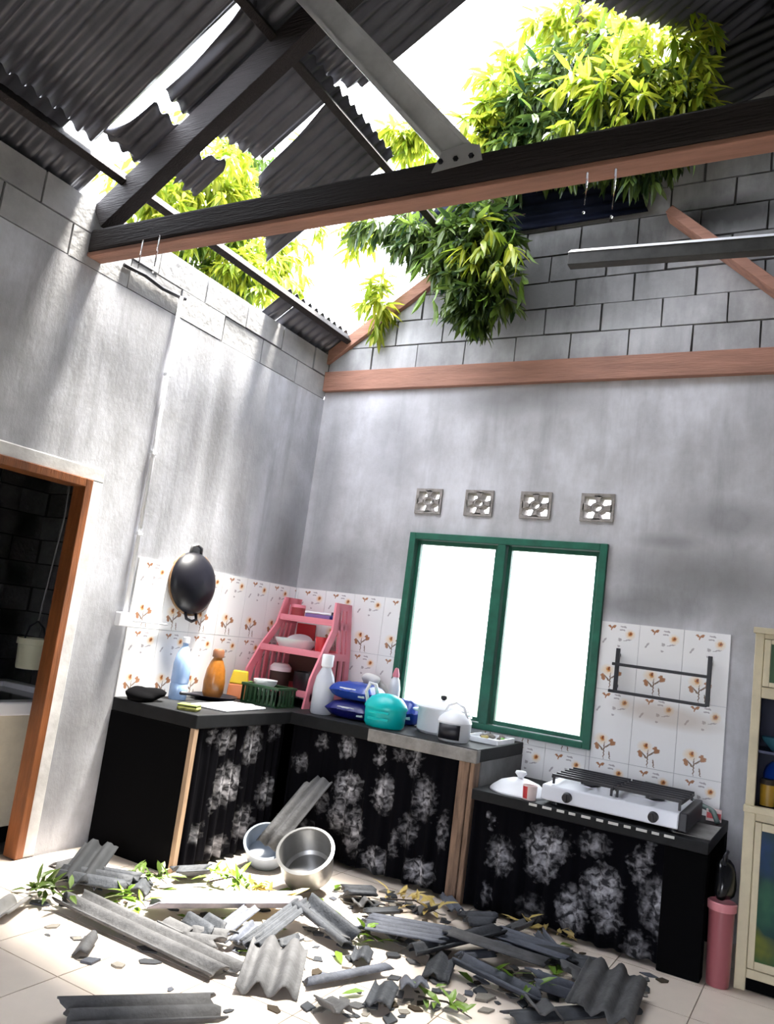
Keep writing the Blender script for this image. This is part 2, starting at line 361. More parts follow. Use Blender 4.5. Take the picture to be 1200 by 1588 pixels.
# ---- back wall with window and vent openings
WX0, WX1, WZ0, WZ1 = .9519, 2.3925, .868, 2.1616
VENTS = [(.962, 1.164), (1.356, 1.562), (1.770, 1.981), (2.190, 2.401)]; VZ0, VZ1 = 2.306, 2.484
def wall_cells(mb, x0, x1, z0, z1, holes, y0, y1):
    xs = sorted({x0, x1, *[h[0] for h in holes], *[h[1] for h in holes]}); zs = sorted({z0, z1, *[h[2] for h in holes], *[h[3] for h in holes]})
    for a, b in zip(xs, xs[1:]):
        for c, d in zip(zs, zs[1:]):
            mx, mz = (a + b) / 2, (c + d) / 2
            if not any(h[0] < mx < h[1] and h[2] < mz < h[3] for h in holes): mb.box(a, b, y0, y1, c, d)
holes = [(WX0, WX1, WZ0, WZ1)] + [(a, b, VZ0, VZ1) for a, b in VENTS]
mb = MB(); wall_cells(mb, 0, RX, -.15, ZR0, holes, 0, .12)
bw = struct(mb.build('wall_back', M_back))
# gable masonry: dark mortar core, blocks standing proud of it
gpoly = [(-.12, ZR0), (RX + .12, ZR0), (RX + .12, roofz(RX + .12) - .03), (RIDGE, roofz(RIDGE) - .03), (-.12, roofz(-.12) - .03)]
MB().prism([(x, .025, z) for x, z in gpoly], (0, .08, 0)).build('mortar_core', M_mortar, bw)
BW, BH = .40, .20
full = None
def add_block(parent, poly, w, key, place):
    """one block: prism of the clipped outline; place maps (u, z, depth) to the wall"""
    V = [place(u, z, 0) for u, z in poly]; b = MB(); d = place(poly[0][0], poly[0][1], w) - place(poly[0][0], poly[0][1], 0)
    return b.prism(V, d).build('concrete_block', M_block, parent)
for r in range(13):
    z0 = ZR1 + r * BH
    for k in range(-1, 18):
        u0 = k * BW + (BW / 2 if r % 2 else 0)
        ix, iz = R.uniform(.003, .010), R.uniform(.003, .009)
        poly = [(u0 + ix, z0 + iz), (u0 + BW - R.uniform(.003, .010), z0 + iz), (u0 + BW - ix, z0 + BH - R.uniform(.003, .008)), (u0 + ix, z0 + BH - iz)]
        for a, b, c in ((-1, 0, 0), (1, 0, RX), (-SL, 1, ZE - .04), (SL, 1, ZE + SL * 2 * RIDGE - .04)): 
            poly = clip(poly, a, b, c) if len(poly) > 2 else poly
        if len(poly) < 3: continue
        if max(p[0] for p in poly) - min(p[0] for p in poly) < .04: continue
        dd = R.uniform(-.004, .006)
        add_block(bw, poly, .1, None, lambda u, z, t, dd=dd: Vector((u, dd + t, z)))
# ring beam of raw red timber on top of the render
rb = MB().box(-.0, RX, -.045, .03, ZR0, ZR1).build('trim_1', M_woodr, bev=.004); struct(rb)
# left gable board, up the slope
def slope_pt(x, dz=0): return Vector((x, 0, roofz(x) + dz))
t2 = struct(MB().prism([(0.0, -.04, roofz(0) - .13), (1.9, -.04, roofz(1.9) - .13), (1.9, -.04, roofz(1.9) - .015), (0.0, -.04, roofz(0) - .015)], (0, .045, 0)).build('trim_2', M_woodr, bev=.003))

# ---- vents: cross-shaped openwork
def vent(a, b):
    cx, cz, hw, hh = (a + b) / 2, (VZ0 + VZ1) / 2, (b - a) / 2, (VZ1 - VZ0) / 2
    m = MB(); t = .018; y0, y1 = -.012, .10
    m.box(a - .004, a + t, y0, y1, VZ0 - .004, VZ1 + .004).box(b - t, b + .004, y0, y1, VZ0 - .004, VZ1 + .004)
    m.box(a + t, b - t, y0, y1, VZ0 - .004, VZ0 + t).box(a + t, b - t, y0, y1, VZ1 - t, VZ1 + .004)
    # four petals between the openings (bars from each side's middle) and a ring round the centre hole
    n = 16
    ring_o = [(cx + .044 * math.cos(k * 2 * math.pi / n), cz + .036 * math.sin(k * 2 * math.pi / n)) for k in range(n)]
    ring_i = [(cx + .028 * math.cos(k * 2 * math.pi / n), cz + .022 * math.sin(k * 2 * math.pi / n + .0)) for k in range(n)]
    for k in range(n):
        q = [ring_o[k], ring_o[(k + 1) % n], ring_i[(k + 1) % n], ring_i[k]]
        m.prism([(x, y0, z) for x, z in q], (0, y1 - y0 - .02, 0))
    for dx, dz in ((1, 0), (-1, 0), (0, 1), (0, -1)):
        if dx: q = [(cx + dx * .036, cz - .010), (cx + dx * (hw - .01), cz - .024), (cx + dx * (hw - .01), cz + .024), (cx + dx * .036, cz + .010)]
        else: q = [(cx - .010, cz + dz * .030), (cx - .026, cz + dz * (hh - .01)), (cx + .026, cz + dz * (hh - .01)), (cx + .010, cz + dz * .030)]
        m.prism([(x, y0, z) for x, z in q], (0, y1 - y0 - .02, 0))
    return m.build('vent_block', M_vent, bw)
for a, b in VENTS: vent(a, b)

# ---- window
wf = MB(); fw = .05
wf.box(WX0 + .002, WX0 + fw, -.025, .10, WZ0 + .002, WZ1 - .002).box(WX1 - fw, WX1 - .002, -.025, .10, WZ0 + .002, WZ1 - .002)
wf.box(WX0 + fw, WX1 - fw, -.025, .10, WZ1 - fw, WZ1 - .002).box(WX0 + fw, WX1 - fw, -.025, .10, WZ0 + .002, WZ0 + fw * .8)
wm = (WX0 + WX1) / 2; wf.box(wm - .03, wm + .03, -.02, .095, WZ0 + fw * .8, WZ1 - fw)
win = struct(wf.build('window_1', M_green, bev=.004))
for a, b in ((WX0 + fw + .003, wm - .033), (wm + .033, WX1 - fw - .003)):
    s_ = MB(); z0, z1 = WZ0 + fw * .8 + .003, WZ1 - fw - .003; st = .028
    s_.box(a, a + st, .02, .06, z0, z1).box(b - st, b, .02, .06, z0, z1).box(a + st, b - st, .02, .06, z0, z0 + st).box(a + st, b - st, .02, .06, z1 - st, z1)
    so_ = s_.build('sash', M_green, win, bev=.003)
    MB().box(a + st, b - st, .037, .041, z0 + st, z1 - st).build('pane', M_glass, so_)

# ---- left wall with the doorway
DY0, DY1, DZ = -3.02, -2.138, 2.0
mb = MB()
def cellsY(mb, y0, y1, z0, z1, holes, x0, x1):
    ys = sorted({y0, y1, *[h[0] for h in holes], *[h[1] for h in holes]}); zs = sorted({z0, z1, *[h[2] for h in holes], *[h[3] for h in holes]})
    for a, b in zip(ys, ys[1:]):
        for c, d in zip(zs, zs[1:]):
            if not any(h[0] < (a + b) / 2 < h[1] and h[2] < (c + d) / 2 < h[3] for h in holes): mb.box(x0, x1, a, b, c, d)
cellsY(mb, RY, .12, -.15, 3.20, [(DY0 - .05, DY1 + .05, -.15, DZ + .05)], -.12, 0)
lw = struct(mb.build('wall_left', M_left))
MB().box(-.11, -.018, RY, .0, 3.20, ZW - .02).build('mortar_core', M_mortar, lw)
for r in range(2):
    z0 = 3.20 + r * .185
    for k in range(17):
        y1 = .0 - k * .42 + (.21 if r else 0); y0 = y1 - .42
        y1 = min(y1, -.001)
        if y1 - y0 < .05: continue
        e = [R.uniform(.003, .008) for _ in range(4)]; dd = R.uniform(-.004, .003)
        MB().box(-.115 , dd, y0 + e[0], y1 - e[1], z0 + e[2], z0 + .185 - e[3]).build('concrete_block', mat('left_wall_block', (.50, .50, .51), .92, noise=.35, scale=3.2, bump=.3, rnd=.15), lw)
# rough pale plaster round the door frame
MB().box(-.02, .008, DY1 + .045, DY1 + .125, 0, DZ + .045).box(-.02, .008, DY0 - .125, DY1 + .125, DZ + .045, DZ + .12).build('door_surround', mat('pale_plaster', (.66, .65, .64), .9, noise=.3, scale=6, bump=.08), lw, bev=.006)
d1 = MB(); d1.box(-.085, .018, DY1, DY1 + .048, 0, DZ + .048).box(-.085, .018, DY0 - .048, DY0, 0, DZ + .048).box(-.13, .018, DY0, DY1, DZ, DZ + .048)
struct(d1.build('door_1', M_woodo, bev=.004))
# other walls of the room
struct(MB().box(RX, RX + .12, RY, 0, -.15, ZW).build('wall_right', M_plain))
wfm = MB(); wall_cells(wfm, -.12, RX + .12, -.15, ZR0, [(2.6, 4.4, 0, 2.2)], RY - .12, RY)
wfm.prism([(x, RY - .12, z) for x, z in gpoly], (0, .12, 0)); struct(wfm.build('wall_front', M_plain))

# ---- dark wash room behind the doorway
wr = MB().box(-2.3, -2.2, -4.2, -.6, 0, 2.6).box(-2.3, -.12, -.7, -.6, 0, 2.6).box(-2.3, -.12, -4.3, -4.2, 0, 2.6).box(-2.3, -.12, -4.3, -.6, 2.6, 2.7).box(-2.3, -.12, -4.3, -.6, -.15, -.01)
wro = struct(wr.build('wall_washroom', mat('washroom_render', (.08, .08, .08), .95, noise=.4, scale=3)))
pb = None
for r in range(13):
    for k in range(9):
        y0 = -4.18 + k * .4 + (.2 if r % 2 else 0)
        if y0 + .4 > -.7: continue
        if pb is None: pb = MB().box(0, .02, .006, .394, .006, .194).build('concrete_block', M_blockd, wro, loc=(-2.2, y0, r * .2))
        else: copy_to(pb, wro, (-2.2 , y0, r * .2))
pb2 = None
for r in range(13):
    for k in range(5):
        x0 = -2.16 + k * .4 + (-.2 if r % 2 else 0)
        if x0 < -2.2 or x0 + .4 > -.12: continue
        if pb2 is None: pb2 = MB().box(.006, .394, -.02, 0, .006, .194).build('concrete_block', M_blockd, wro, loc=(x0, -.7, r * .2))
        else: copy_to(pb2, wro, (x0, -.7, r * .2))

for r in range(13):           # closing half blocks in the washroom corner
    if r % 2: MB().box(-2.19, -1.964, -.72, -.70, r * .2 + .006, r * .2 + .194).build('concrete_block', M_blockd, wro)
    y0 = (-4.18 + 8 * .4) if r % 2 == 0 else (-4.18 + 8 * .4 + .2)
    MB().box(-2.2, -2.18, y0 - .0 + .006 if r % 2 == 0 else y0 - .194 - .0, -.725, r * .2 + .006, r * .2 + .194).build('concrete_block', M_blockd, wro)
# ---- tiles
cache = {}
TW, TH = .26, .42
def tile_piece(parent, u0, u1, v0, v1, loc, rz):
    key = tuple(round(k, 3) for k in (u0, u1, v0, v1))
    if key not in cache:
        w, h, g_ = u1 - u0, v1 - v0, .0015
        me = bpy.data.meshes.new('wall_tile'); V = [(g_, -.008, g_), (w - g_, -.008, g_), (w - g_, -.008, h - g_), (g_, -.008, h - g_), (g_, 0, g_), (w - g_, 0, g_), (w - g_, 0, h - g_), (g_, 0, h - g_)]
        me.from_pydata(V, [], [(0, 1, 2, 3), (1, 5, 6, 2), (4, 0, 3, 7), (3, 2, 6, 7), (0, 4, 5, 1)])
        uvl = me.uv_layers.new(name='UVMap')
        for l in me.loops: v = V[l.vertex_index]; uvl.data[l.index].uv = (u0 + v[0], v0 + v[2])
        me.materials.append(M_tile); cache[key] = me
    o = bpy.data.objects.new('wall_tile', cache[key]); COL.objects.link(o); o.parent = parent; o.location = loc; o.rotation_euler = (0, 0, rz)
def tile_field(parent, a0, a1, z0, z1, anchor, to, rz):
    i0 = math.floor((a0 - anchor) / TW); 
    for i in range(i0, i0 + 40):
        u0 = max(a0, anchor + i * TW); u1 = min(a1, anchor + (i + 1) * TW)
        if u1 - u0 < .02: continue
        for j in range(-1, 4):
            zb = 1.67 - (j + 1) * TH; v0 = max(z0, zb); v1 = min(z1, zb + TH)
            if v1 - v0 < .015: continue
            tile_piece(parent, u0 - anchor - i * TW, u1 - anchor - i * TW, v0 - zb, v1 - zb, to(u0, v0), rz)
toB = lambda u, z: (u, 0, z)
toL = lambda u, z: (0, u, z)
tile_field(bw, .009, WX0, .83, 1.67, 3.15 - 13 * TW, toB, 0)
tile_field(bw, WX0, WX1, .50, WZ0 - .003, 3.15 - 13 * TW, toB, 0)
tile_field(bw, WX1 + .002, 3.15, .50, 1.67, 3.15 - 13 * TW, toB, 0)
tile_field(lw, -1.648, -.009, .83, 1.67, -1.648, toL, math.pi / 2)

# ------------------------------------------------------------------ roof
PITCH = .085; AMP = .016
def corr(u0, u1, v0, v1, amp=AMP, pitch=PITCH, nu=8, bend=None, thick=.0, jag=0.0, seed=0):
    """corrugated sheet in the roof plane. u = x, v = y; edges may be numbers or functions (u-edges of v, v-edges of u)"""
    fu0 = u0 if callable(u0) else (lambda t: u0); fu1 = u1 if callable(u1) else (lambda t: u1)
    fv0 = v0 if callable(v0) else (lambda u: v0); fv1 = v1 if callable(v1) else (lambda u: v1)
    rr = random.Random(seed); um = (fu0(0) + fu1(0)) / 2
    span = max(abs(fv1(fu0(1)) - fv0(fu0(0))), abs(fv1(um) - fv0(um))); nv = max(4, int(span / pitch * 7))
    V = []; Fc = []
    jn = [rr.uniform(-jag, jag) for _ in range(nv + 1)]; jm = [rr.uniform(-jag, jag) for _ in range(nv + 1)]
    for j in range(nv + 1):
        t = j / nv
        va = fv0(um) + (fv1(um) - fv0(um)) * t
        a, b = fu0(va) + jn[j], fu1(va) + jm[j] * .3
        for i in range(nu + 1):
            u = a + (b - a) * i / nu; v = fv0(u) + (fv1(u) - fv0(u)) * t
            z = roofz(u) + .012 + amp * math.sin(2 * math.pi * v / pitch) + (bend(u, v) if bend else 0)
            V.append((u, v, z))
    n = nu + 1
    for j in range(nv):
        for i in range(nu): Fc.append((j * n + i, j * n + i + 1, (j + 1) * n + i + 1, (j + 1) * n + i))
    return MB().add(V, Fc)
ceil = MB()
# right-hand slope: one intact skin of the same roofing beyond the ridge (never in the frame)
n = 500; V = []; Fc = []
for j in range(n + 1):
    v = RY - .3 + (7.6) * j / n
    for i in (0, 1): x = RIDGE + i * (RIDGE + .3); V.append((x, v, ZE + SL * (2 * RIDGE - x) + .012 + AMP * math.sin(2 * math.pi * v / PITCH)))
for j in range(n): Fc.append((j * 2, j * 2 + 1, j * 2 + 3, j * 2 + 2))
ceil.add(V, Fc); ceilo = struct(ceil.build('ceiling', M_zinc, smooth=True, fix=False))
def sheet(*a, mat_=None, **k):
    k.pop('lab', None); o = corr(*a, **k).build('roof_sheet', mat_ or M_zinc, ceilo, smooth=True, fix=False)
    md = o.modifiers.new('thickness', 'SOLIDIFY'); md.thickness = .0025; md.offset = 1
    return o
# intact sheets toward and behind the camera
vs = [-7.2, -6.4, -5.6, -4.8, -4.0, -3.3]
for a, b in zip(vs, vs[1:]):
    sheet(.12, 1.75, a, b + .05, seed=int(a * 10)); sheet(1.65, RIDGE + .02, a, b + .05, bend=lambda u, v: .02)
    sheet(-.25, .22, a, b + .05, bend=lambda u, v: -.012, nu=3)
def gapL(u): return -2.625 + .02 * (u - .25)
sheet(.19, 1.75, -3.3, gapL, seed=3)
def gapR(u):
    t = (u - .25) / .83
    return gapL(u) + (0.012 + .075 * math.sin(math.pi * min(max(t, 0), 1)) ** .8 if 0 < t < 1 else -.05)
sheet(1.65, RIDGE + .02, -3.3, -2.5, bend=lambda u, v: .02)
sheet(.545, 1.75, gapR, -2.22, seed=4, bend=lambda u, v: .03 * max(0, (-2.3 - v) / .25), nu=20)
sheet(.235, .49, gapR, -2.30, seed=5, bend=lambda u, v: -.01 + .02 * max(0, (-2.3 - v) / .25), nu=10)
sheet(-.25, .22, -3.3, -2.80, nu=3, bend=lambda u, v: -.012)
sheet(-.25, .15, -2.82, -2.50, nu=3, bend=lambda u, v: -.012)
# bent scrap right of the rafter
sheet(lambda v: .30, lambda v: .50 + .03 * math.sin(v * 30), -2.20, -1.98, mat_=M_zinc, bend=lambda u, v: -.03 + .25 * (v + 2.09) ** 2 * 4, jag=.02, seed=9)
# two sheets left hanging between truss and hole
slit = lambda u: -1.835
slitR = lambda u: -1.835 + max(0, (1.04 - u)) * .16
sheet(lambda v: .56 + (v + 2.27) * .16, 1.13, -2.26, slit, seed=11, jag=.008)
sheet(lambda v: .60 - max(0, (v + 1.80)) * .62, 1.13, slitR, -1.20, seed=12, jag=.01, nu=10)
# upper tier before the hole, torn edge
sheet(1.05, RIDGE, -2.55, -2.18, bend=lambda u, v: .022)
sheet(lambda v: 1.07 + max(0, v + 1.95) * .5, RIDGE, -2.2, lambda u: -1.735 + .03 * (u - 1.3), seed=13, jag=.01, bend=lambda u, v: .022, nu=14)
# right of the hole: torn sheet sagging from the ridge, and an overhanging sheet beyond the gable
sheet(lambda v: 2.41 + (v + .97) * .49, RIDGE + .01, -1.5, .40, seed=14, jag=.02, bend=lambda u, v: -.10 * max(0, 2.9 - u), nu=10)
sheet(2.70, 3.15, -.28, .55, seed=15, bend=lambda u, v: -.04, jag=.01)
# strip left along the eave by the corner
sheet(-.25, .165, -.86, -.70, nu=3, seed=16); sheet(-.25, .165, -.67, .35, nu=3, seed=17, jag=.006)
# purlins
for x, y0, y1, sec, mm in ((.17, RY, .06, (.045, .075), M_wood), (1.09, RY, -.02, (.045, .07), M_wood), (2.2, RY, -2.1, (.05, .075), M_wood), (3.2, RY, .02, (.05, .075), M_wood)):
    MB().beam((x, y0, roofz(x) - .048), (x, y1, roofz(x) - .048), *sec, up=(-SL, 0, 1)).build('purlin', mm, ceilo, bev=.003)

# ---- the bare truss over the middle of the room
def truss(name, label, y, full=True):
    t = thing(name, label, 'truss', (0, y, 3.25))
    z = 3.25
    m = MB().box(.0, RX, -.05, .06, .022, .155); m.build('tie_beam', M_wood, t, bev=.014)
    o = MB().box(.0, RX, -.045, .055, .0, .022).build('bottom_board', M_woodr, t, bev=.004); o['label'] = 'reddish board under the tie beam'
    def raf(x0, x1, flip): 
        p = Vector((x0, 0, roofz(x0) - .15 - z)); q = Vector((x1, 0, roofz(x1) - .15 - z)); return MB().beam(p, q, .09, .165)
    raf(.02, RIDGE, 0).build('rafter', M_wood, t, bev=.004); raf(RX - .02, RIDGE, 0).build('rafter', M_wood, t, bev=.004)
    # light steel lipped channel running down from the rafter to the tie beam
    p, q = Vector((1.18, -.06, 4.60 - z)), Vector((2.255, -.01, 3.405 - z)); d = (q - p).normalized(); s = Vector((d.z, 0, -d.x)); yv = Vector((0, 1, 0))
    m = MB(); w = .062
    m.prism([p - s * w, p + s * w, q + s * w, q - s * w], yv * .003)
    for k in (-1, 1):
        a, b = p + s * w * k, q + s * w * k
        m.prism([a, a + s * .003 * k, b + s * .003 * k, b], yv * -.035)
        m.prism([a + yv * -.035, a - s * .018 * k + yv * -.035, b - s * .018 * k + yv * -.035, b + yv * -.035], yv * .003)
    o = m.build('strut', M_steel, t); o['label'] = 'light steel channel strut'
    p, q = Vector((RX - 1.18, -.02, 4.55 - z)), Vector((RX - 2.2, .02, 3.41 - z)); MB().beam(p, q, .05, .10).build('strut', M_wood, t)
    MB().prism([(2.13, -.056, .10), (2.36, -.056, .115), (2.34, -.056, .185), (2.28, -.056, .205), (2.17, -.056, .19)], (0, .005, 0)).build('gusset_plate', mat('dull_plate', (.40, .40, .41), .6), t)
    for k in range(3): MB().lathe([(0, -.008), (.012, -.008), (.012, 0)], 6).build('bolt', M_iron, t, loc=(2.17 + k * .07, -.056, .14), rot=(-1.5708, 0, 0))
    return t
truss('roof_truss', 'bare timber roof truss with long dark tie beam crossing the room under the hole', -2.36)

# far battens by the gable: a snapped plank and the brace behind it
p0, p1 = W(880, 399, 'y', -.9), W(1230, 372, 'y', -.9)
t = thing('plank', 'long dark plank with a top edge whitened as if lit hanging across the gable blocks', 'plank', p0); 
e = p1 - p0; e = e * 1.9
MB().prism([(0, 0, -.045), (e.x, e.y, e.z - .045), (e.x, e.y, e.z + .035), (0, 0, .035)], (0, .07, 0)).build('board', mat('wet_black_timber', (.05, .05, .045), .6, noise=.6, scale=9), t, bev=.004)
o = MB().add([(0, -.004, .030), (0, .05, .072), (0, .07, .036), (e.x, e.y - .004, e.z + .030), (e.x, e.y + .05, e.z + .072), (e.x, e.y + .07, e.z + .036)], [(0, 1, 2), (3, 5, 4), (0, 3, 4, 1), (1, 4, 5, 2), (2, 5, 3, 0)]).build('lit_edge_strip', M_white, t); o['label'] = 'white strip standing for the light along the plank edge'  # added white strip stands in for light from the roof hole
a, b = W(1040, 332, 'y', -.09), W(1260, 490, 'y', -.09)
tag(MB().beam(a, b + (b - a) * .5, .06, .15, up=(0, 1, 0)).build('brace', M_woodr, bev=.004), 'reddish timber brace slanting down the gable behind the dark plank', 'brace')
# dark roofing sheet slid down inside the gable behind the leaves
def loose(name, label, pts, mat_, rib_dir, n=14, amp=.012, pitch=.085):
    """corrugated sheet over a quadrilateral of 4 world points a-b (rib direction a->b) and d-c"""
    a, b, c, d = [Vector(p) for p in pts]; nrm = (b - a).cross(d - a).normalized(); V = []; Fc = []
    L_ = (d - a).length; nv = max(6, int(L_ / pitch * 7))
    for j in range(nv + 1):
        t_ = j / nv
        for i in range(5):
            s_ = i / 4; p = (a * (1 - s_) + b * s_) * (1 - t_) + (d * (1 - s_) + c * s_) * t_
            V.append(p + nrm * amp * math.sin(2 * math.pi * t_ * L_ / pitch))
    for j in range(nv):
        for i in range(4): Fc.append((j * 5 + i, j * 5 + i + 1, (j + 1) * 5 + i + 1, (j + 1) * 5 + i))
    o = MB().add(V, Fc).build(name, mat_, smooth=True, fix=False); md = o.modifiers.new('thickness', 'SOLIDIFY'); md.thickness = .004
    return tag(o, label, 'roofing')
M_dsheet = mat('blue_black_roofing', (.008, .011, .026), .7, spec=.1, noise=.4, scale=6)
loose('roofing_sheet', 'blue-black roofing sheet slid down inside the gable behind the hanging leaves', [W(640, 385, 'y', -.04), W(1005, 328, 'y', -.04), W(965, 215, 'y', -.09), W(640, 260, 'y', -.09)], M_dsheet, 0)
loose('roofing_sheet', 'dark corrugated sheet hanging at the gable top right of the leafy crown', [W(1078, 200, 'y', -.05), W(1240, 112, 'y', -.05), W(1250, -10, 'y', -.09), W(1080, 70, 'y', -.09)], mat('dark_zinc', (.035, .035, .045), .45, metal=.2, noise=.4, scale=5), 0)

# ------------------------------------------------------------------ counters
def slab(x0, x1, y0, y1, z0, z1): return MB().box(x0, x1, y0, y1, z0, z1)
CZ = .84; CX = .673; CYL = -1.661; CYB = -.777; X2 = 1.965; LZ = .632; X3 = 3.20
t = thing('kitchen_counter', 'black counter along the left wall with a solid black end panel', 'counter', (0, 0, 0))
slab(.01, CX, CYL, CYB - .001, CZ - .075, CZ).build('worktop', M_ctop, t, bev=.005)
slab(.01, CX - .03, CYL, CYL + .05, 0, CZ - .075).build('end_panel', M_black, t)
slab(CX - .032, CX - .002, CYL - .002, CYL + .03, 0, CZ - .075).build('corner_post', mat('pale_bare_wood', (.42, .28, .18), .8, noise=.4, scale=10, stretch=(3, 3, .4)), t)
slab(.01, .03, CYL + .05, CYB, .0, CZ - .075).build('back_panel', M_black, t)
t = thing('kitchen_counter', 'higher counter along the back wall with chipped concrete edge and wooden post', 'counter', (0, 0, 0))
slab(.01, X2, CYB, -.009, CZ - .075, CZ).build('worktop', M_ctop, t, bev=.005)
o = slab(1.25, X2 + .002, CYB - .004, CYB + .05, CZ - .078, CZ - .004).build('edge_patch', M_conc, t, bev=.006); o['label'] = 'bare concrete patch on the worktop edge'
slab(1.86, 1.925, CYB + .002, CYB + .09, 0, CZ - .075).build('post', M_woodp, t, bev=.006)
slab(1.93, X2 - .006, CYB + .004, CYB + .085, 0, CZ - .075).build('post', M_woodp, t, bev=.006)
slab(X2 - .06, X2, CYB + .09, -.009, .0, CZ - .075).build('side_wall', mat('side_concrete', (.20, .20, .20), .9, noise=.4, scale=7), t)
slab(.01, X2 - .06, -.03, -.010, .0, CZ - .075).build('back_panel', M_black, t)
t = thing('kitchen_counter', 'lower black counter under the window carrying the gas stove', 'counter', (0, 0, 0))
slab(X2 + .002, X3, -.80, -.009, LZ - .055, LZ).build('worktop', M_ctop, t, bev=.004)
slab(3.0, X3 - .002, -.795, -.70, 0, LZ - .055).build('post', M_black, t, bev=.006)
slab(3.0, X3 - .002, -.12, -.009, 0, LZ - .055).build('post', M_black, t)
slab(X2 + .002, 3.0, -.03, -.010, .0, LZ - .055).build('back_panel', M_black, t)
slab(X3 - .18, X3 - .004, -.72, -.30, LZ, LZ + .004).build('bare_patch', M_conc, t)
# broken row of pale dashes along the front edge of the stove counter
k = 0; x = 2.30
while x < 3.02:
    w = R.uniform(.03, .055); MB().box(x, x + w, -.806, -.799, LZ - .016, LZ - .004).build('edge_strip', mat('white_edge_dash', (.60, .60, .58), .7), t); x += w + R.uniform(.02, .035)

def curtain(name, label, p0, p1, z0, z1, prints, mname, amp=.016, waves=11, seed=1):
    p0, p1 = Vector(p0), Vector(p1); L_ = (p1 - p0).length; d = (p1 - p0) / L_; nrm = Vector((d.y, -d.x, 0)); rr = random.Random(seed)
    ph = [rr.uniform(0, 6) for _ in range(3)]; nx, nz = 110, 10; V = []; Fc = []
    for j in range(nz + 1):
        z = z0 + (z1 - z0) * j / nz
        for i in range(nx + 1):
            s = i / nx; a = amp * (.35 + .65 * (1 - j / nz))
            o_ = a * (math.sin(2 * math.pi * waves * s + ph[0]) + .5 * math.sin(2 * math.pi * waves * 1.7 * s + ph[1]))
            p = p0 + d * (s * L_) + nrm * o_; V.append((p.x, p.y, z + (.006 * math.sin(s * 40 + ph[2]) if j == 0 else 0)))
    for j in range(nz):
        for i in range(nx): q = j * (nx + 1) + i; Fc.append((q, q + 1, q + nx + 2, q + nx + 1))
    o = MB().add(V, Fc).build(name, curtain_material(mname, prints), smooth=True, fix=False)
    uvl = o.data.uv_layers.new(name='UVMap')
    for l in o.data.loops:
        i = l.vertex_index % (nx + 1); j = l.vertex_index // (nx + 1); uvl.data[l.index].uv = (i / nx * L_, z0 + (z1 - z0) * j / nz)
    return tag(o, label, 'curtain', 'black flowered curtains under the counters')
def prx(lst, ax, val, org, sgn=1):
    out = []
    for (px, py, w, h, s) in lst:
        p = W(px, py, ax, val); u = (p.y - org) if ax == 'x' else (p.x - org)
        dpt = (p - CAM_P).length; k = dpt / CAM_F
        out.append((u, p.z, w / 2 * k * (1.9 if ax == 'x' else 1.15), h / 2 * k * 1.02, s))
    return out
pl = prx([(350, 1150, 26, 34, .8), (392, 1155, 26, 60, .9), (352, 1215, 34, 60, 1), (411, 1228, 24, 50, .7), (375, 1275, 26, 54, .75), (329, 1245, 10, 40, .5), (336, 1312, 24, 34, .5), (304, 1292, 14, 30, .6), (428, 1300, 20, 34, .4), (425, 1135, 18, 30, .45), (330, 1140, 10, 30, .4)], 'x', .655, CYL + .06)
curtain('curtain', 'black curtain with white flowers under the left counter', (.652, CYL + .06, 0), (.652, CYB - .02, 0), .03, CZ - .07, pl, 'left_curtain_print', seed=2)
pb_ = prx([(462, 1182, 30, 30, .45), (496, 1152, 24, 24, .4), (535, 1160, 30, 34, .7), (534, 1222, 46, 50, 1), (520, 1268, 34, 46, .8), (545, 1290, 30, 70, .75), (590, 1232, 32, 60, .95), (586, 1172, 16, 40, .7), (655, 1240, 36, 66, .6), (618, 1172, 24, 24, .4), (640, 1180, 20, 60, .5), (628, 1290, 28, 50, .4), (576, 1337, 38, 40, .85), (647, 1354, 44, 40, 1), (606, 1312, 14, 40, .45), (470, 1300, 30, 50, .4), (492, 1240, 26, 40, .4), (682, 1290, 20, 60, .4)], 'y', CYB, .68)
curtain('curtain', 'black curtain with white flowers under the higher counter behind the tilted pot', (.68, CYB + .03, 0), (1.855, CYB + .03, 0), .03, CZ - .07, pb_, 'middle_curtain_print', seed=5)
pc = prx([(845, 1312, 62, 56, 1), (838, 1345, 44, 44, .75), (918, 1312, 44, 36, .55), (773, 1328, 36, 56, .7), (760, 1275, 12, 24, .6), (932, 1378, 54, 60, 1), (940, 1425, 36, 44, .7), (884, 1412, 42, 66, .8), (1024, 1408, 56, 80, .75), (990, 1345, 26, 52, .6), (985, 1476, 34, 50, .5), (822, 1412, 36, 40, .25), (750, 1388, 14, 36, .4), (1005, 1330, 12, 50, .5), (1042, 1338, 12, 40, .5)], 'y', -.785, 1.975)
curtain('curtain', 'black curtain with large white flowers under the gas stove counter', (1.975, -.765, 0), (3.0, -.765, 0), .02, LZ - .052, pc, 'stove_curtain_print', seed=8, amp=.012)

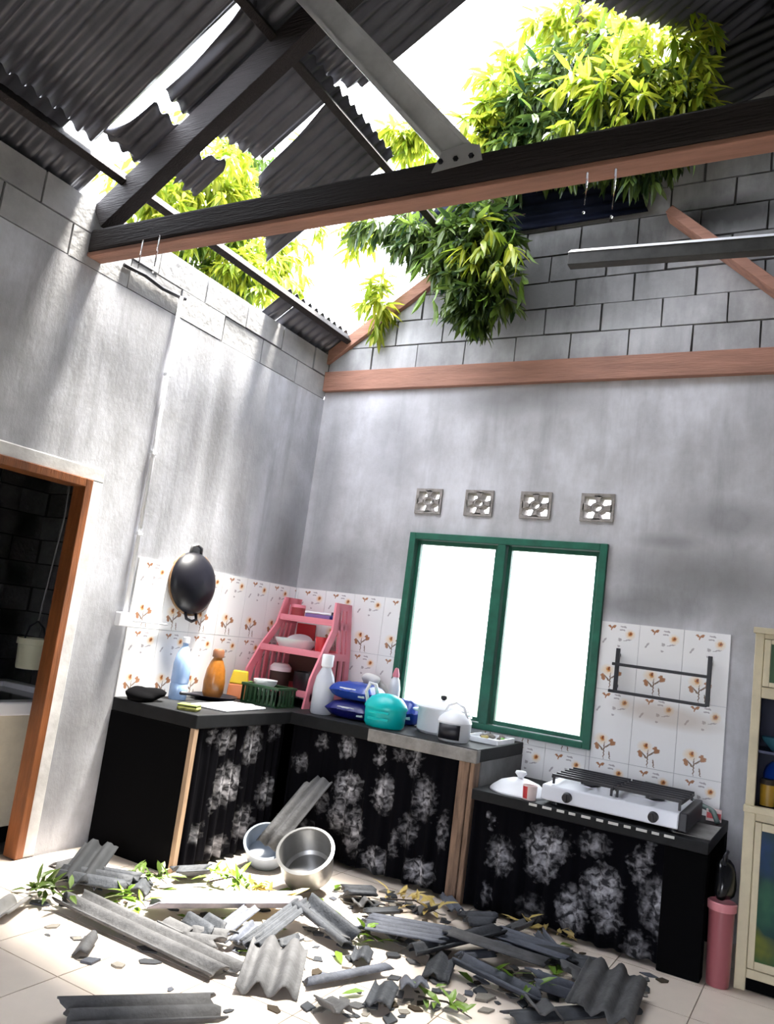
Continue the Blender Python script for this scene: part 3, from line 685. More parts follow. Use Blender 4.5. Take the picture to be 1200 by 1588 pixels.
# ------------------------------------------------------------------ things on the counters
def lathe_thing(name, label, cat, loc, parts, rz=0, rot=None, group=None):
    t = thing(name, label, cat, loc, rz, group, rot)
    for (pn, prof, m) in parts: MB().lathe(prof, 28).build(pn, m, t, smooth=40)
    return t
lathe_thing('plastic_bottle', 'tall pale blue water bottle standing on the left counter by the tiles', 'bottle', (.13, -1.26, CZ), [
    ('body', [(0, 0), (.052, 0), (.056, .012), (.056, .09), (.052, .10), (.056, .11), (.056, .22), (.045, .275), (.022, .325), (.018, .33), (.018, .35), (0, .35)], M_bottle),
    ('cap', [(0, .385), (.021, .385), (.022, .355), (.022, .35), (0, .35)], M_whitep)])
lathe_thing('amber_jar', 'amber brown jar with narrow neck on the left counter', 'jar', (.15, -.96, CZ + .013), [
    ('body', [(0, 0), (.055, 0), (.068, .03), (.07, .10), (.06, .18), (.04, .235), (.03, .25), (.03, .26), (0, .26)], M_amber),
    ('lid', [(0, .315), (.03, .312), (.038, .30), (.038, .26), (0, .26)], mat('brown_lid', (.18, .07, .03), .5))])
t = thing('frying_pan', 'dark shallow pan under the amber jar', 'pan', (.17, -.96, CZ))
MB().lathe([(0, 0), (.12, 0), (.15, .028), (.152, .03), (.146, .03), (.118, .012), (0, .012)], 28).build('bowl', M_soot, t, smooth=40)
MB().tube([(.0, -.15, .028), (.02, -.25, .04), (.04, -.36, .05)], .011).build('handle', M_iron, t, smooth=True)
t = thing('sponge', 'yellow green scouring sponge at the left counter front edge', 'sponge', (.52, -1.57, CZ), .4)
MB().box(-.06, .06, -.045, .045, 0, .028).build('foam', M_sponge, t, bev=.012); MB().box(-.058, .058, -.043, .043, .028, .036).build('scourer', mat('dark_scourer', (.16, .20, .05), .9), t, bev=.004)
t = thing('cutting_board', 'white chopping board lying on the left counter', 'board', (.47, -1.16, CZ), .1)
MB().box(-.13, .13, -.22, .22, 0, .014).build('slab', M_whitep, t, bev=.006); MB().tube([(-.03, .235, .007), (0, .26, .007), (.03, .235, .007), (.03, .218, .007)], .007).build('handle', M_whitep, t, smooth=True)
t = thing('burnt_rag', 'crumpled black rag at the wall end of the left counter', 'rag', (.14, -1.58, CZ))
def blob(rx, ry, rz_, seed, n=14, k=.25, lev=3):
    b = bmesh.new(); bmesh.ops.create_icosphere(b, subdivisions=lev, radius=1); rr = random.Random(seed)
    fr = [(Vector((rr.uniform(-1, 1), rr.uniform(-1, 1), rr.uniform(-1, 1))) * 3.2, rr.uniform(0, 6)) for _ in range(6)]
    for v in b.verts:
        d = 1 + k * sum(math.sin(v.co.dot(f) + p) for f, p in fr) / 3
        v.co = Vector((v.co.x * rx, v.co.y * ry, v.co.z * rz_)) * d
    zmin = min(v.co.z for v in b.verts)
    for v in b.verts: v.co.z = max(v.co.z, -rz_ * .75) + rz_ * .75
    m = MB(); b.verts.ensure_lookup_table(); m.add([tuple(v.co) for v in b.verts], [tuple(v.index for v in f.verts) for f in b.faces]); b.free(); return m
blob(.10, .09, .045, 3, k=.5).build('cloth', M_black, t, smooth=True)
t = thing('detergent_pouch', 'yellow and orange pouch with green side on the left counter', 'pouch', (.145, -.70, CZ), .45)
MB().prism([(-.07, -.03, 0), (.07, -.03, 0), (.065, -.02, .10), (-.065, -.02, .10)], (0, .06, 0)).build('lower_half', M_orange, t, bev=.008)
MB().prism([(-.065, -.02, .10), (.065, -.02, .10), (.05, -.005, .19), (-.05, -.005, .19)], (0, .04, 0)).build('upper_half', M_yellow, t, bev=.008)
MB().box(.07, .088, -.03, .03, 0, .13).build('green_gusset', M_ltgreen, t, bev=.006)
t = thing('plastic_basket', 'dark green plastic basket on the counter below the pink rack', 'basket', (.40, -.69, CZ), .0)
m = MB(); m.box(-.15, .15, -.10, .10, 0, .012)
for k in range(9): m.box(-.15 + k * .0355, -.134 + k * .0355, -.10, -.088, .012, .12); m.box(-.15 + k * .0355, -.134 + k * .0355, .088, .10, .012, .12)
for k in range(6): m.box(-.15, -.138, -.10 + k * .0375, -.087 + k * .0375, .012, .12); m.box(.138, .15, -.10 + k * .0375, -.087 + k * .0375, .012, .12)
m.build('body', M_gren, t); MB().box(-.156, .156, -.106, -.086, .112, .13).box(-.156, .156, .086, .106, .112, .13).box(-.156, -.136, -.086, .086, .112, .13).box(.136, .156, -.086, .086, .112, .13).build('rim', M_gren, t, bev=.003)
lathe_thing('bowl', 'white bowl sitting in the dark green basket', 'bowl', (.36, -.69, CZ + .085), [('body', [(0, 0), (.035, 0), (.075, .05), (.082, .075), (.078, .075), (.07, .05), (.03, .008), (0, .008)], M_whitep)])
# pink corner rack
rk = thing('dish_rack', 'pink plastic three-tier rack standing in the counter corner', 'rack', (.315, -.30, CZ))
def side(x, sg):
    m = MB(); T = .016
    pf = [(-.25, 0), (-.21, .20), (-.10, .38), (.02, .54), (.06, .74)]; lean = lambda z: -sg * .05 * max(0, z - .30) / .44
    def strip(a0, a1, b0, b1, z0, z1):
        m.prism([(x + lean(z0), a0, z0), (x + lean(z0), a1, z0), (x + lean(z1), b1, z1), (x + lean(z1), b0, z1)], (T, 0, 0))
    for a, b in zip(pf, pf[1:]):
        strip(a[0], a[0] + .075, b[0], b[0] + .075, a[1], b[1]); strip(.21, .27, .21, .27, a[1], b[1])
    for z, y in ((.05, -.20), (.33, -.08), (.55, .08), (.69, .10)): strip(y, .25, y, .25, z, z + .05)
    for k in range(4): strip(-.10 + k * .08, -.065 + k * .08, -.10 + k * .08, -.065 + k * .08, .10, .34)
    for k in range(2): strip(.10 + k * .06, .13 + k * .06, .10 + k * .06, .13 + k * .06, .38, .69)
    return m
side(-.285, -1).build('side_panel', M_pink, rk); side(.269, 1).build('side_panel', M_pink, rk)
for z, y0, hw in ((.07, -.23, .268), (.34, -.11, .262), (.57, .04, .236)):
    o = MB().box(-hw, hw, y0, .265, z, z + .012).build('shelf', M_pink, rk, bev=.003)
    MB().box(-hw, hw, y0, y0 + .008, z + .012, z + .045).build('shelf_rim', M_pink, o); MB().box(-hw, hw, .257, .265, z + .012, z + .05).build('shelf_rim', M_pink, o)
MB().box(-.262, .262, .266, .272, .08, .335).build('back_panel', mat('rack_shadow_brown', (.10, .045, .035), .7), rk)  # brown sheet added for the dark shadow inside the rack
MB().box(-.23, -.06, .266, .272, .385, .56).build('back_panel', M_red, rk)
def rkp(x, y, z): return rk.location + Vector((x, y, z))
lathe_thing('dish_tub', 'pale teal tub of dishes on the middle tier of the pink rack', 'tub', rkp(-.08, .07, .353), [('body', [(0, 0), (.10, 0), (.15, .07), (.155, .09), (.147, .09), (.095, .01), (0, .01)], M_teal)])
lathe_thing('plate', 'white plate leaning in the pale teal tub', 'plate', rkp(-.06, .08, .412), [('disc', [(0, 0), (.06, .0), (.10, .015), (.10, .02), (.06, .006), (0, .006)], M_white)], rot=(.5, .25, 0))
lathe_thing('red_cup', 'red plastic cup on the middle tier of the pink rack', 'cup', rkp(.18, .02, .353), [('body', [(0, 0), (.04, 0), (.05, .13), (.046, .13), (.037, .01), (0, .01)], M_red)])
t = thing('purple_box', 'purple box on the top tier of the pink rack', 'box', rkp(.06, .13, .583), math.radians(4)); MB().box(-.11, .11, -.04, .04, 0, .06).build('carton', M_purple, t, bev=.008); MB().box(-.112, .112, -.042, .042, .06, .075).build('lid', M_whitep, t, bev=.004)
lathe_thing('ink_jar', 'small dark blue jar on the top tier beside the purple box', 'jar', rkp(.20, .10, .583), [('body', [(0, 0), (.03, 0), (.033, .05), (.02, .065), (0, .065)], M_navy), ('lid', [(0, .085), (.022, .085), (.022, .065), (0, .065)], M_iron)])
lathe_thing('red_canister', 'dull red canister at the left of the top tier', 'canister', rkp(-.15, .14, .583), [('body', [(0, 0), (.05, 0), (.052, .09), (0, .09)], mat('dull_red', (.40, .06, .07), .5)), ('lid', [(0, .115), (.05, .112), (.054, .09), (0, .09)], M_pink)])
lathe_thing('spice_jar', 'white lidded jar on the bottom tier of the pink rack', 'jar', rkp(-.13, .0, .083), [('body', [(0, 0), (.07, 0), (.075, .12), (0, .12)], M_dark), ('lid', [(0, .18), (.055, .175), (.078, .15), (.078, .12), (0, .12)], M_whitep)])
lathe_thing('dark_pot', 'dark round pot on the bottom tier of the pink rack', 'pot', rkp(.10, .03, .083), [('body', [(0, 0), (.09, 0), (.105, .05), (.105, .14), (.10, .14), (.085, .01), (0, .01)], M_soot)])
lathe_thing('milky_jug', 'milky white plastic bottle with white cap beside the pink rack', 'bottle', (.775, -.60, CZ), [
    ('body', [(0, 0), (.065, 0), (.072, .015), (.072, .17), (.06, .24), (.035, .29), (.03, .30), (0, .30)], M_clear), ('cap', [(0, .385), (.036, .385), (.04, .38), (.04, .31), (.03, .30), (0, .30)], M_whitep)])
def packet(label, loc, rz, m, sx=.2, sy=.12, sz=.115):
    t = thing('packet', label, 'packet', loc, rz)
    V = []; Fc = []; nx, ny = 12, 8
    for s in (1, -1):
        for j in range(ny + 1):
            for i in range(nx + 1):
                u, v = i / nx * 2 - 1, j / ny * 2 - 1; h = (1 - abs(u) ** 4) * (1 - abs(v) ** 3.2)
                V.append((u * sx, v * sy, sz / 2 + s * (sz / 2) * h ** .45 + (.004 * math.sin(u * 9 + v * 7) if s > 0 else 0)))
    n_ = (nx + 1) * (ny + 1)
    for s in (0, 1):
        for j in range(ny):
            for i in range(nx): q = s * n_ + j * (nx + 1) + i; Fc.append((q, q + 1, q + nx + 2, q + nx + 1) if s == 0 else (q, q + nx + 1, q + nx + 2, q + 1))
    MB().add(V, Fc).build('wrapper', m, t, smooth=True)
    MB().box(-sx * .45, sx * .35, -sy * .93, -sy * .85, sz * .42, sz * .68).build('label', M_whitep, t, bev=.002)
    MB().box(sx * .48, sx * .78, -sy * .9, -sy * .8, sz * .25, sz * .6).build('emblem', M_teal, t, bev=.002)
    return t
packet('navy blue packet at the bottom of the stack on the back counter', (.985, -.53, CZ), .05, M_navy, .155)
packet('bright blue packet on top of the navy packet', (.985, -.52, CZ + .118), -.03, M_blue, .155)
packet('small blue packet behind the turquoise tub', (1.24, -.28, CZ), -.1, M_blue, .10, .09, .16)
t = thing('turquoise_tub', 'turquoise plastic tub with domed lid and white handle on the back counter', 'tub', (1.265, -.62, CZ), .1)
MB().lathe([(0, 0), (.115, 0), (.13, .02), (.135, .12), (0, .12)], 28, sx=1.0, sy=.8).build('body', M_turq, t, smooth=35)
MB().lathe([(0, .205), (.05, .20), (.10, .18), (.13, .145), (.14, .125), (.14, .115), (.13, .115)], 28, sx=1.0, sy=.8).build('lid', M_turq, t, smooth=35)
MB().tube([(-.12, -.02, .14), (-.135, -.03, .20), (-.115, -.03, .255), (-.08, -.02, .25), (-.07, 0, .19)], .012).build('handle', M_whitep, t, smooth=True)
for k in (-1, 1): MB().box(-.07 + k * .0, .07, -.112, -.102, .045 + (k + 1) * .02, .06 + (k + 1) * .02).build('rib', M_turq, t, bev=.002)
t = lathe_thing('white_stockpot', 'large white pot with lid on the back counter below the window', 'pot', (1.545, -.39, CZ), [
    ('body', [(0, 0), (.135, 0), (.15, .015), (.152, .15), (.158, .155), (0, .155)], M_whitep),
    ('lid', [(0, .205), (.03, .205), (.10, .19), (.158, .168), (.168, .16), (.168, .152), (.15, .152)], M_white)])
MB().lathe([(0, .235), (.018, .232), (.02, .215), (.01, .205)], 16).build('knob', M_iron, t, smooth=True)
for k in (-1, 1): MB().tube([(k * .15, -.04, .12), (k * .185, -.03, .125), (k * .185, .03, .125), (k * .15, .04, .12)], .009).build('handle', M_whitep, t, smooth=True)
t = lathe_thing('rice_cooker', 'smaller white rice cooker with black front panel on the back counter', 'rice cooker', (1.735, -.61, CZ), [
    ('body', [(0, 0), (.085, 0), (.098, .02), (.10, .11), (0, .11)], M_whitep),
    ('lid', [(0, .175), (.03, .172), (.07, .155), (.095, .13), (.102, .11), (.09, .108)], M_white)])
MB().tube([(-.08, 0, .135), (-.05, 0, .20), (0, 0, .222), (.05, 0, .20), (.08, 0, .135)], .008).build('handle', M_whitep, t, smooth=True)
m = MB(); Vv = []; 
for j in range(2):
    for i in range(7): a = math.radians(-125 + i * 13); Vv.append((.1025 * math.cos(a), .1025 * math.sin(a), .015 + j * .085))
m.add(Vv, [(i, i + 1, 8 + i, 7 + i) for i in range(6)]); o = m.build('control_panel', M_iron, t, smooth=True, fix=False); md = o.modifiers.new('thickness', 'SOLIDIFY'); md.thickness = .004; md.offset = 1
t = thing('cloth_bundle', 'grey cloth bundle behind the blue packets', 'cloth', (.90, -.24, CZ)); blob(.13, .11, .13, 12, k=.3).build('cloth', M_grey, t, smooth=True)
blob(.07, .06, .05, 14, k=.3).build('fold', mat('pale_cloth', (.62, .60, .58), .9), t, smooth=True, loc=(.03, -.02, .20))
lathe_thing('sauce_bottle', 'white sauce bottle with red cap beside the window frame', 'bottle', (1.02, -.085, CZ), [('body', [(0, 0), (.04, 0), (.042, .20), (.03, .26), (.018, .28), (0, .28)], M_white), ('cap', [(0, .345), (.012, .34), (.024, .30), (.024, .28), (0, .28)], M_pink)])
t = thing('food_tray', 'white tray with scraps at the step between the two counters', 'tray', (1.84, -.30, CZ), 0)
MB().box(-.11, .11, -.14, .14, 0, .008).box(-.115, -.105, -.145, .145, 0, .03).box(.105, .115, -.145, .145, 0, .03).box(-.105, .105, -.145, -.135, 0, .03).box(-.105, .105, .135, .145, 0, .03).build('tray', M_white, t, bev=.002)
for k in range(6): blob(.022, .02, .014, 30 + k, k=.4, lev=2).build('scrap', R.choice([M_crumb, M_ltgreen, M_leafy]), t, smooth=True, loc=(R.uniform(-.08, .08), R.uniform(-.11, .11), .008))
# lower counter
t = lathe_thing('pot_lid', 'white domed pot lid lying at the left end of the stove counter', 'lid', (2.17, -.60, LZ), [('dome', [(.165, 0), (.165, .008), (.15, .025), (.11, .055), (.05, .075), (0, .08), ], M_white)])
MB().lathe([(0, .12), (.028, .117), (.034, .105), (.02, .09), (.014, .078)], 18).build('knob', M_whitep, t, smooth=True)
t = lathe_thing('cup', 'small white cup with red stripe in front of the domed lid', 'cup', (2.275, -.735, LZ), [('body', [(0, 0), (.036, 0), (.04, .075), (.037, .075), (.033, .006), (0, .006)], mat('pinkish_white', (.75, .62, .60), .5))])
o = MB().lathe([(.0375, .008), (.0415, .07)], 24).build('stripe', M_red, t, smooth=True); 
# keep only a narrow band of the stripe, facing the room
b = bmesh.new(); b.from_mesh(o.data)
bmesh.ops.delete(b, geom=[f for f in b.faces if not (-2.4 < math.atan2(f.calc_center_median().y, f.calc_center_median().x) < -1.5)], context='FACES'); b.to_mesh(o.data); b.free()
# gas stove
st = thing('gas_stove', 'two-burner gas stove with white front and black grates', 'stove', (2.715, -.50, LZ), -.0)
hx = .37
MB().prism([(-hx, -.265, .022), (-hx, -.25, .10), (-hx, .24, .11), (-hx, .24, .022)], (2 * hx - .035, 0, 0)).build('body', mat('silvery_enamel', (.72, .74, .80), .3, metal=.15), st, bev=.008)
MB().prism([(hx - .035, -.27, .018), (hx - .035, -.255, .106), (hx - .035, .245, .116), (hx - .035, .245, .018)], (.04, 0, 0)).build('end_cap', M_iron, st, bev=.006)
for x in (-.30, .30):
    for y in (-.2, .2): MB().lathe([(0, 0), (.018, 0), (.016, .024), (0, .024)], 12, c=(x, y, 0)).build('foot', M_iron, st)
for x in (-.225, .215):
    o = MB().lathe([(0, 0), (.026, 0), (.024, .022), (0, .024)], 20).build('knob', M_iron, st, smooth=35, loc=(x, -.262, .06), rot=(math.radians(100), 0, 0))
    MB().box(-.004, .004, -.02, .02, .022, .034).build('grip', M_iron, o)
for x in (-.17, .17):
    MB().lathe([(0, .02), (.03, .02), (.045, .012), (.05, 0), (0, 0)], 20, c=(x, .0, .11)).build('burner', M_iron, st, smooth=35)
    gr = MB()
    for k in range(6): gr.box(x - .165, x + .165, -.205 + k * .08, -.193 + k * .08, .142, .156)
    for k in (-.16, 0, .16): gr.box(x + k - .006, x + k + .006, -.205, .207, .134, .146)
    for a in (-.155, .155):
        for b_ in (-.195, .195): gr.box(x + a - .006, x + a + .006, b_ - .006, b_ + .006, .104, .14)
    gr.build('grate', M_iron, st)
tag(MB().tube([W(1000, 1215, 'y', -.12), W(1040, 1225, 'y', -.1), W(1070, 1240, 'y', -.1), W(1100, 1255, 'y', -.12), Vector((3.14, -.2, LZ + .06)), Vector((3.17, -.25, LZ + .014))], .014, 10).build('gas_hose', mat('grey_green_hose', (.10, .14, .13), .5), smooth=True), 'grey-green gas hose behind the right end of the stove', 'hose')
t = thing('match_box', 'small pinkish box at the right end of the stove counter', 'box', (3.135, -.12, LZ), .1); MB().box(-.04, .04, -.03, .03, 0, .06).build('sleeve', mat('pinkish_card', (.72, .55, .55), .7), t, bev=.002); MB().box(-.036, .036, -.0315, -.03, .015, .045).build('label', M_red, t)

# ------------------------------------------------------------------ on the walls
wk = thing('wok', 'black round-bottomed wok hanging on the left wall tiles', 'wok', (.012, -1.17, 1.57), rot=(0, math.radians(84), 0))
MB().lathe([(.205, 0), (.20, .02), (.18, .045), (.14, .075), (.08, .095), (0, .102), ], 32).build('bowl', M_soot, wk, smooth=True)
o = MB().lathe([(.196, -.003), (.215, -.002), (.213, .008), (.198, .006)], 32).build('rim', mat('rusty_rim', (.25, .15, .08), .5, metal=.4), wk, smooth=True)
o = MB().tube([(-.195, -.05, .01), (-.235, -.045, .02), (-.25, 0, .025), (-.235, .045, .02), (-.195, .05, .01)], .010).build('ear_handle', M_alu, wk, smooth=True); o['label'] = 'pale metal ear handle'
MB().tube([(.195, -.05, .01), (.235, -.045, .02), (.25, 0, .025), (.235, .045, .02), (.195, .05, .01)], .010).build('ear_handle', M_iron, wk, smooth=True)
tr = thing('towel_rack', 'black metal wall rail on the flowered tiles right of the window', 'rack', (2.52, -.008, 1.24))
def uprt(x, z1): return MB().box(x - .012, x + .012, -.05, -.03, 0, z1).box(x - .009, x + .009, -.035, 0, .03, .05).box(x - .009, x + .009, -.035, 0, z1 - .05, z1 - .03)
uprt(0, .27).build('upright', M_iron, tr, bev=.003); uprt(.53, .29).build('upright', M_iron, tr, bev=.003)
for z in (.0, .165): MB().beam((-.04 if z < .1 else -.03, -.045, z + .008), (.53, -.045, z + .004), .014, .018).build('rail', M_iron, tr, bev=.003)
cb = thing('conduit', 'white electrical conduit dropping down the left wall to a junction box', 'conduit', (.010, -1.70, 1.30))
MB().tube([(.013, .0, .02), (.013, .0, 2.02)], .013).build('pipe', M_white, cb, smooth=True)
MB().box(0, .045, -.06, .045, -.045, .035).build('junction_box', M_white, cb, bev=.006)
MB().tube([(.022, .045, -.01), (.016, .36, -.012)], .006).build('side_cable', M_whitep, cb, smooth=True)
for z in (.5, 1.0, 1.5): MB().box(0, .028, -.02, .02, z, z + .018).build('clip', M_whitep, cb)
tag(MB().tube([(.014, -2.16, 3.315), (.016, -2.0, 3.325), (.014, -1.85, 3.31), (.016, -1.70, 3.32), (.014, -1.655, 3.33)], .012).build('cable', M_iron, smooth=True), 'black cable along the left wall top to the white conduit', 'cable')

# ------------------------------------------------------------------ cabinet, bin, bag on the right
CBX = 3.335; CBY = -.70
cab = thing('glass_cabinet', 'cream wooden cabinet with glass doors and open middle shelf at the right', 'cabinet', (CBX, CBY, 0))
w_, dp = .85, .42
MB().box(0, .02, .025, dp, .06, 1.66).box(w_ - .02, w_, .025, dp, .06, 1.66).box(.02, w_ - .02, dp - .012, dp, .06, 1.66).box(.02, w_ - .02, .03, dp - .012, .06, .08).box(.02, w_ - .02, .03, dp - .012, .78, .80).box(.02, w_ - .02, .05, dp - .012, 1.36, 1.38).build('carcass', mat('dark_cabinet_inside', (.012, .016, .05), .6), cab)
MB().box(0.01, w_ - .01, .03, dp - .02, 0, .06).build('plinth', M_black, cab)
MB().box(-.01, w_ + .01, .01, dp, 1.66, 1.69).build('cornice', M_cream, cab, bev=.004)
MB().box(0, .05, 0, .03, 0, .80).box(w_ - .05, w_, 0, .03, 0, .80).box(.05, w_ - .05, 0, .03, .765, .815).box(.05, w_ - .05, 0, .03, .06, .10).build('lower_frame', M_cream, cab, bev=.004)
MB().box(-.005, w_ + .005, -.012, .05, .80, .83).build('ledge', M_cream, cab, bev=.004)
MB().box(.0, .042, .02, .05, .83, 1.66).box(w_ - .042, w_, .02, .05, .83, 1.66).box(.042, w_ - .042, .02, .05, 1.345, 1.40).box(.042, w_ - .042, .02, .05, 1.635, 1.66).build('upper_frame', M_cream, cab, bev=.004)
pg1 = poster_glass('green_glass', (.012, .045, .012), [(.2, 1.5, .3, .2, (.02, .09, .015))])
pg2 = poster_glass('blue_green_glass', (.004, .028, .030), [(.10, .62, .10, .16, (.004, .03, .10)), (.12, .40, .12, .14, (.02, .09, .05)), (.08, .22, .10, .10, (.14, .16, .02)), (.16, .13, .12, .06, (.02, .12, .03)), (.30, .5, .15, .2, (.01, .10, .09))])
for a, b in ((.052, w_ / 2 - .01), (w_ / 2 + .01, w_ - .052)):
    o = MB().box(a, a + .03, -.004, .016, .105, .762).box(b - .03, b, -.004, .016, .105, .762).box(a + .03, b - .03, -.004, .016, .105, .14).box(a + .03, b - .03, -.004, .016, .725, .762).build('lower_door', M_cream, cab, bev=.003)
    MB().box(a + .03, b - .03, .004, .010, .14, .725).build('pane', pg2, o)
    o = MB().box(a - .008, a + .022, .012, .032, 1.402, 1.633).box(b - .022, b + .008, .012, .032, 1.402, 1.633).box(a + .022, b - .022, .012, .032, 1.402, 1.425).box(a + .022, b - .022, .012, .032, 1.612, 1.633).build('upper_door', M_cream, cab, bev=.003)
    MB().box(a + .022, b - .022, .02, .025, 1.425, 1.612).build('pane', pg1, o)
MB().box(.03, w_ - .03, .06, dp - .02, 1.08, 1.092).build('shelf', mat('navy_shelf', (.02, .03, .10), .5), cab)
lathe_thing('yellow_jar', 'yellow jar on the open shelf of the cream cabinet', 'jar', (CBX + .09, CBY + .13, .83), [('body', [(0, 0), (.034, 0), (.036, .10), (0, .10)], mat('ochre', (.38, .22, .02), .4)), ('lid', [(0, .125), (.034, .125), (.037, .10), (0, .10)], M_dark)])
lathe_thing('red_jar', 'red and white jar right of the yellow jar in the cabinet', 'jar', (CBX + .19, CBY + .13, .83), [('body', [(0, 0), (.034, 0), (.036, .07), (0, .07)], M_whitep), ('lid', [(0, .12), (.034, .12), (.037, .07), (0, .07)], mat('dark_red', (.30, .03, .06), .4))])
t = thing('blue_bag', 'bright blue plastic bag behind the jars in the cabinet', 'bag', (CBX + .16, CBY + .26, .83)); blob(.11, .09, .14, 21, k=.25).build('bag', mat('cobalt_plastic', (.01, .06, .36), .35), t, smooth=True)
lathe_thing('glass_bowl', 'teal glass bowl on the upper open shelf of the cabinet', 'bowl', (CBX + .13, CBY + .17, 1.092), [('body', [(0, 0), (.04, 0), (.085, .05), (.09, .065), (.085, .065), (.038, .008), (0, .008)], mat('teal_glass', (.05, .16, .22), .2))])
lathe_thing('waste_bin', 'narrow dusty pink plastic bin between stove counter and cabinet', 'bin', (3.268, -.73, 0), [
    ('body', [(0, 0), (.050, 0), (.052, .01), (.058, .34), (.054, .34), (.048, .012), (0, .012)], M_bin), ('rim', [(.0585, .335), (.065, .337), (.066, .37), (.06, .375), (.053, .345)], mat('pale_pink_rim', (.60, .22, .25), .4))])
t = thing('black_bag', 'shiny black plastic bag sitting on top of the pink bin', 'bag', (3.266, -.71, .378)); blob(.052, .075, .10, 5, k=.25).build('bag', mat('black_plastic_film', (.006, .007, .009), .22), t, smooth=True)
MB().tube([(0, -.02, .16), (.0, -.03, .20), (.01, .0, .22), (.0, .03, .20), (0, .02, .16)], .008).build('knot', M_iron, t, smooth=True)

# ------------------------------------------------------------------ through the doorway
t = thing('water_tank', 'beige water tank with white rim beyond the doorway', 'tank', (-.72, -2.15, 0))
MB().box(-.44, .46, -.62, .62, .09, .70).build('basin', mat('beige_tank', (.62, .57, .46), .6, noise=.2, scale=6), t, bev=.008)
MB().box(-.43, .44, -.60, .60, 0, .09).build('base', M_black, t)
MB().box(-.46, .49, -.65, -.55, .70, .775).box(-.46, .49, .55, .65, .70, .775).box(-.46, -.36, -.55, .55, .70, .775).box(.39, .49, -.55, .55, .70, .775).build('rim', M_white, t, bev=.01)
MB().box(-.36, .39, -.55, .55, .70, .74).build('water', mat('still_water', (.03, .04, .04), .08), t)
pt = W(50, 1012, 'x', -.75)
t = thing('cream_pail', 'cream plastic pail hanging on a cord beyond the doorway', 'pail', pt)
MB().lathe([(0, -.10), (.082, -.10), (.085, -.09), (.094, .05), (.104, .052), (.104, .09), (.098, .09), (.078, -.09), (0, -.09)], 28).build('body', M_pail, t, smooth=35)
MB().tube([(-.10, 0, .08), (-.07, 0, .16), (0, 0, .20), (.07, 0, .16), (.10, 0, .08)], .006).build('bail', M_iron, t, smooth=True)
MB().tube([(0, 0, .20), (.02, .03, .9), (.0, .02, 2.6 - pt.z)], .006).build('cord', mat('grey_cord', (.25, .25, .25), .8), t, smooth=True)

# ------------------------------------------------------------------ pots and debris on the floor
def pot(name, label, loc, r, h, rot, m):
    t = thing(name, label, 'pot', loc, rot=rot)
    MB().lathe([(0, 0), (r * .80, 0), (r * .92, h * .12), (r * .96, h * .5), (r * .97, h), (r * .94, h), (r * .93, h * .5), (r * .89, h * .13), (r * .78, .008), (0, .008)], 36).build('body', m, t, smooth=40)
    MB().lathe([(r * .96, h), (r * 1.05, h - .004), (r * 1.06, h + .006), (r * .95, h + .010), (r * .935, h + .002)], 36).build('rim', m, t, smooth=50)
    return t
pp = F(474, 1384)
pot('cooking_pot', 'dented silver cooking pot tilted forward on the floor before the middle curtain', pp + Vector((-.02, .03, .088)), .148, .17, (math.radians(36), math.radians(-4), .35), M_alu)
pp = F(402, 1345)
pot('basin', 'pale blue-grey basin behind the silver pot under the leaning roofing strip', pp + Vector((0, .05, .055)), .125, .12, (math.radians(35), math.radians(8), .3), mat('pale_enamel', (.26, .30, .36), .35))

def shard(name, label, a, b, width, h0, h1, m, waves=None, thick=.007, amp=.018, pitch=.085, seed=0, cat='roofing', group=None, roll=0.0, jag=.02):
    """broken piece of corrugated roofing: ribs run from a to b (floor points), lying h0/h1 above the floor, rolled sideways"""
    a, b = Vector(a), Vector(b); a.z = h0; b.z = h1; d = (b - a); L_ = d.length; d.normalize()
    s = d.cross(Vector((0, 0, 1))).normalized(); s = Matrix.Rotation(roll, 3, d) @ s; nrm = s.cross(d).normalized(); rr = random.Random(seed)
    o_ = (a + b) / 2; nv = max(6, int(width / pitch * 8)); nu = 5; V = []; Fc = []
    ja = [rr.uniform(-jag, jag) * 2.0 for _ in range(nv + 1)]; jb = [rr.uniform(-jag, jag) * 2.0 for _ in range(nv + 1)]
    ja = [(ja[max(i - 1, 0)] + ja[i] + ja[min(i + 1, nv)]) / 3 for i in range(nv + 1)]; jb = [(jb[max(i - 1, 0)] + jb[i] + jb[min(i + 1, nv)]) / 3 for i in range(nv + 1)]
    skew = rr.uniform(-.05, .05) * L_
    for j in range(nv + 1):
        w = -width / 2 + width * j / nv; z = amp * math.sin(2 * math.pi * w / pitch + seed)
        for i in range(nu + 1):
            l = -L_ / 2 + ja[j] + (L_ - ja[j] + jb[j]) * i / nu + skew * (j / nv - .5)
            V.append(d * l + s * w + nrm * z)
    for j in range(nv):
        for i in range(nu): q = j * (nu + 1) + i; Fc.append((q, q + 1, q + nu + 2, q + nu + 1))
    zmin = min((o_ + v).z for v in V)
    if zmin < .004 : o_ = o_ + Vector((0, 0, .006 - zmin))
    ob = MB().add(V, Fc).build(name, m, smooth=True, fix=False, loc=o_); md = ob.modifiers.new('thickness', 'SOLIDIFY'); md.thickness = thick; md.offset = 0
    return tag(ob, label, cat, group)
A_, D_, B_ = M_asb, M_asbd, M_asbb
shard('roofing_strip', 'long grey corrugated strip lying across the front left floor', F(105, 1408), F(350, 1518), .15, .05, .03, A_, seed=1)
shard('roofing_strip', 'lilac grey corrugated piece lying level in front of the silver pot', F(228, 1418), F(462, 1420), .17, .06, .07, mat('lilac_fibre_roofing', (.20, .19, .22), .8, noise=.35, scale=9, bump=.2), seed=2)
shard('roofing_strip', 'dark blue ribbed piece slanting between the two large grey pieces', F(385, 1482), F(468, 1432), .09, .05, .10, D_, seed=3, pitch=.035, amp=.006)
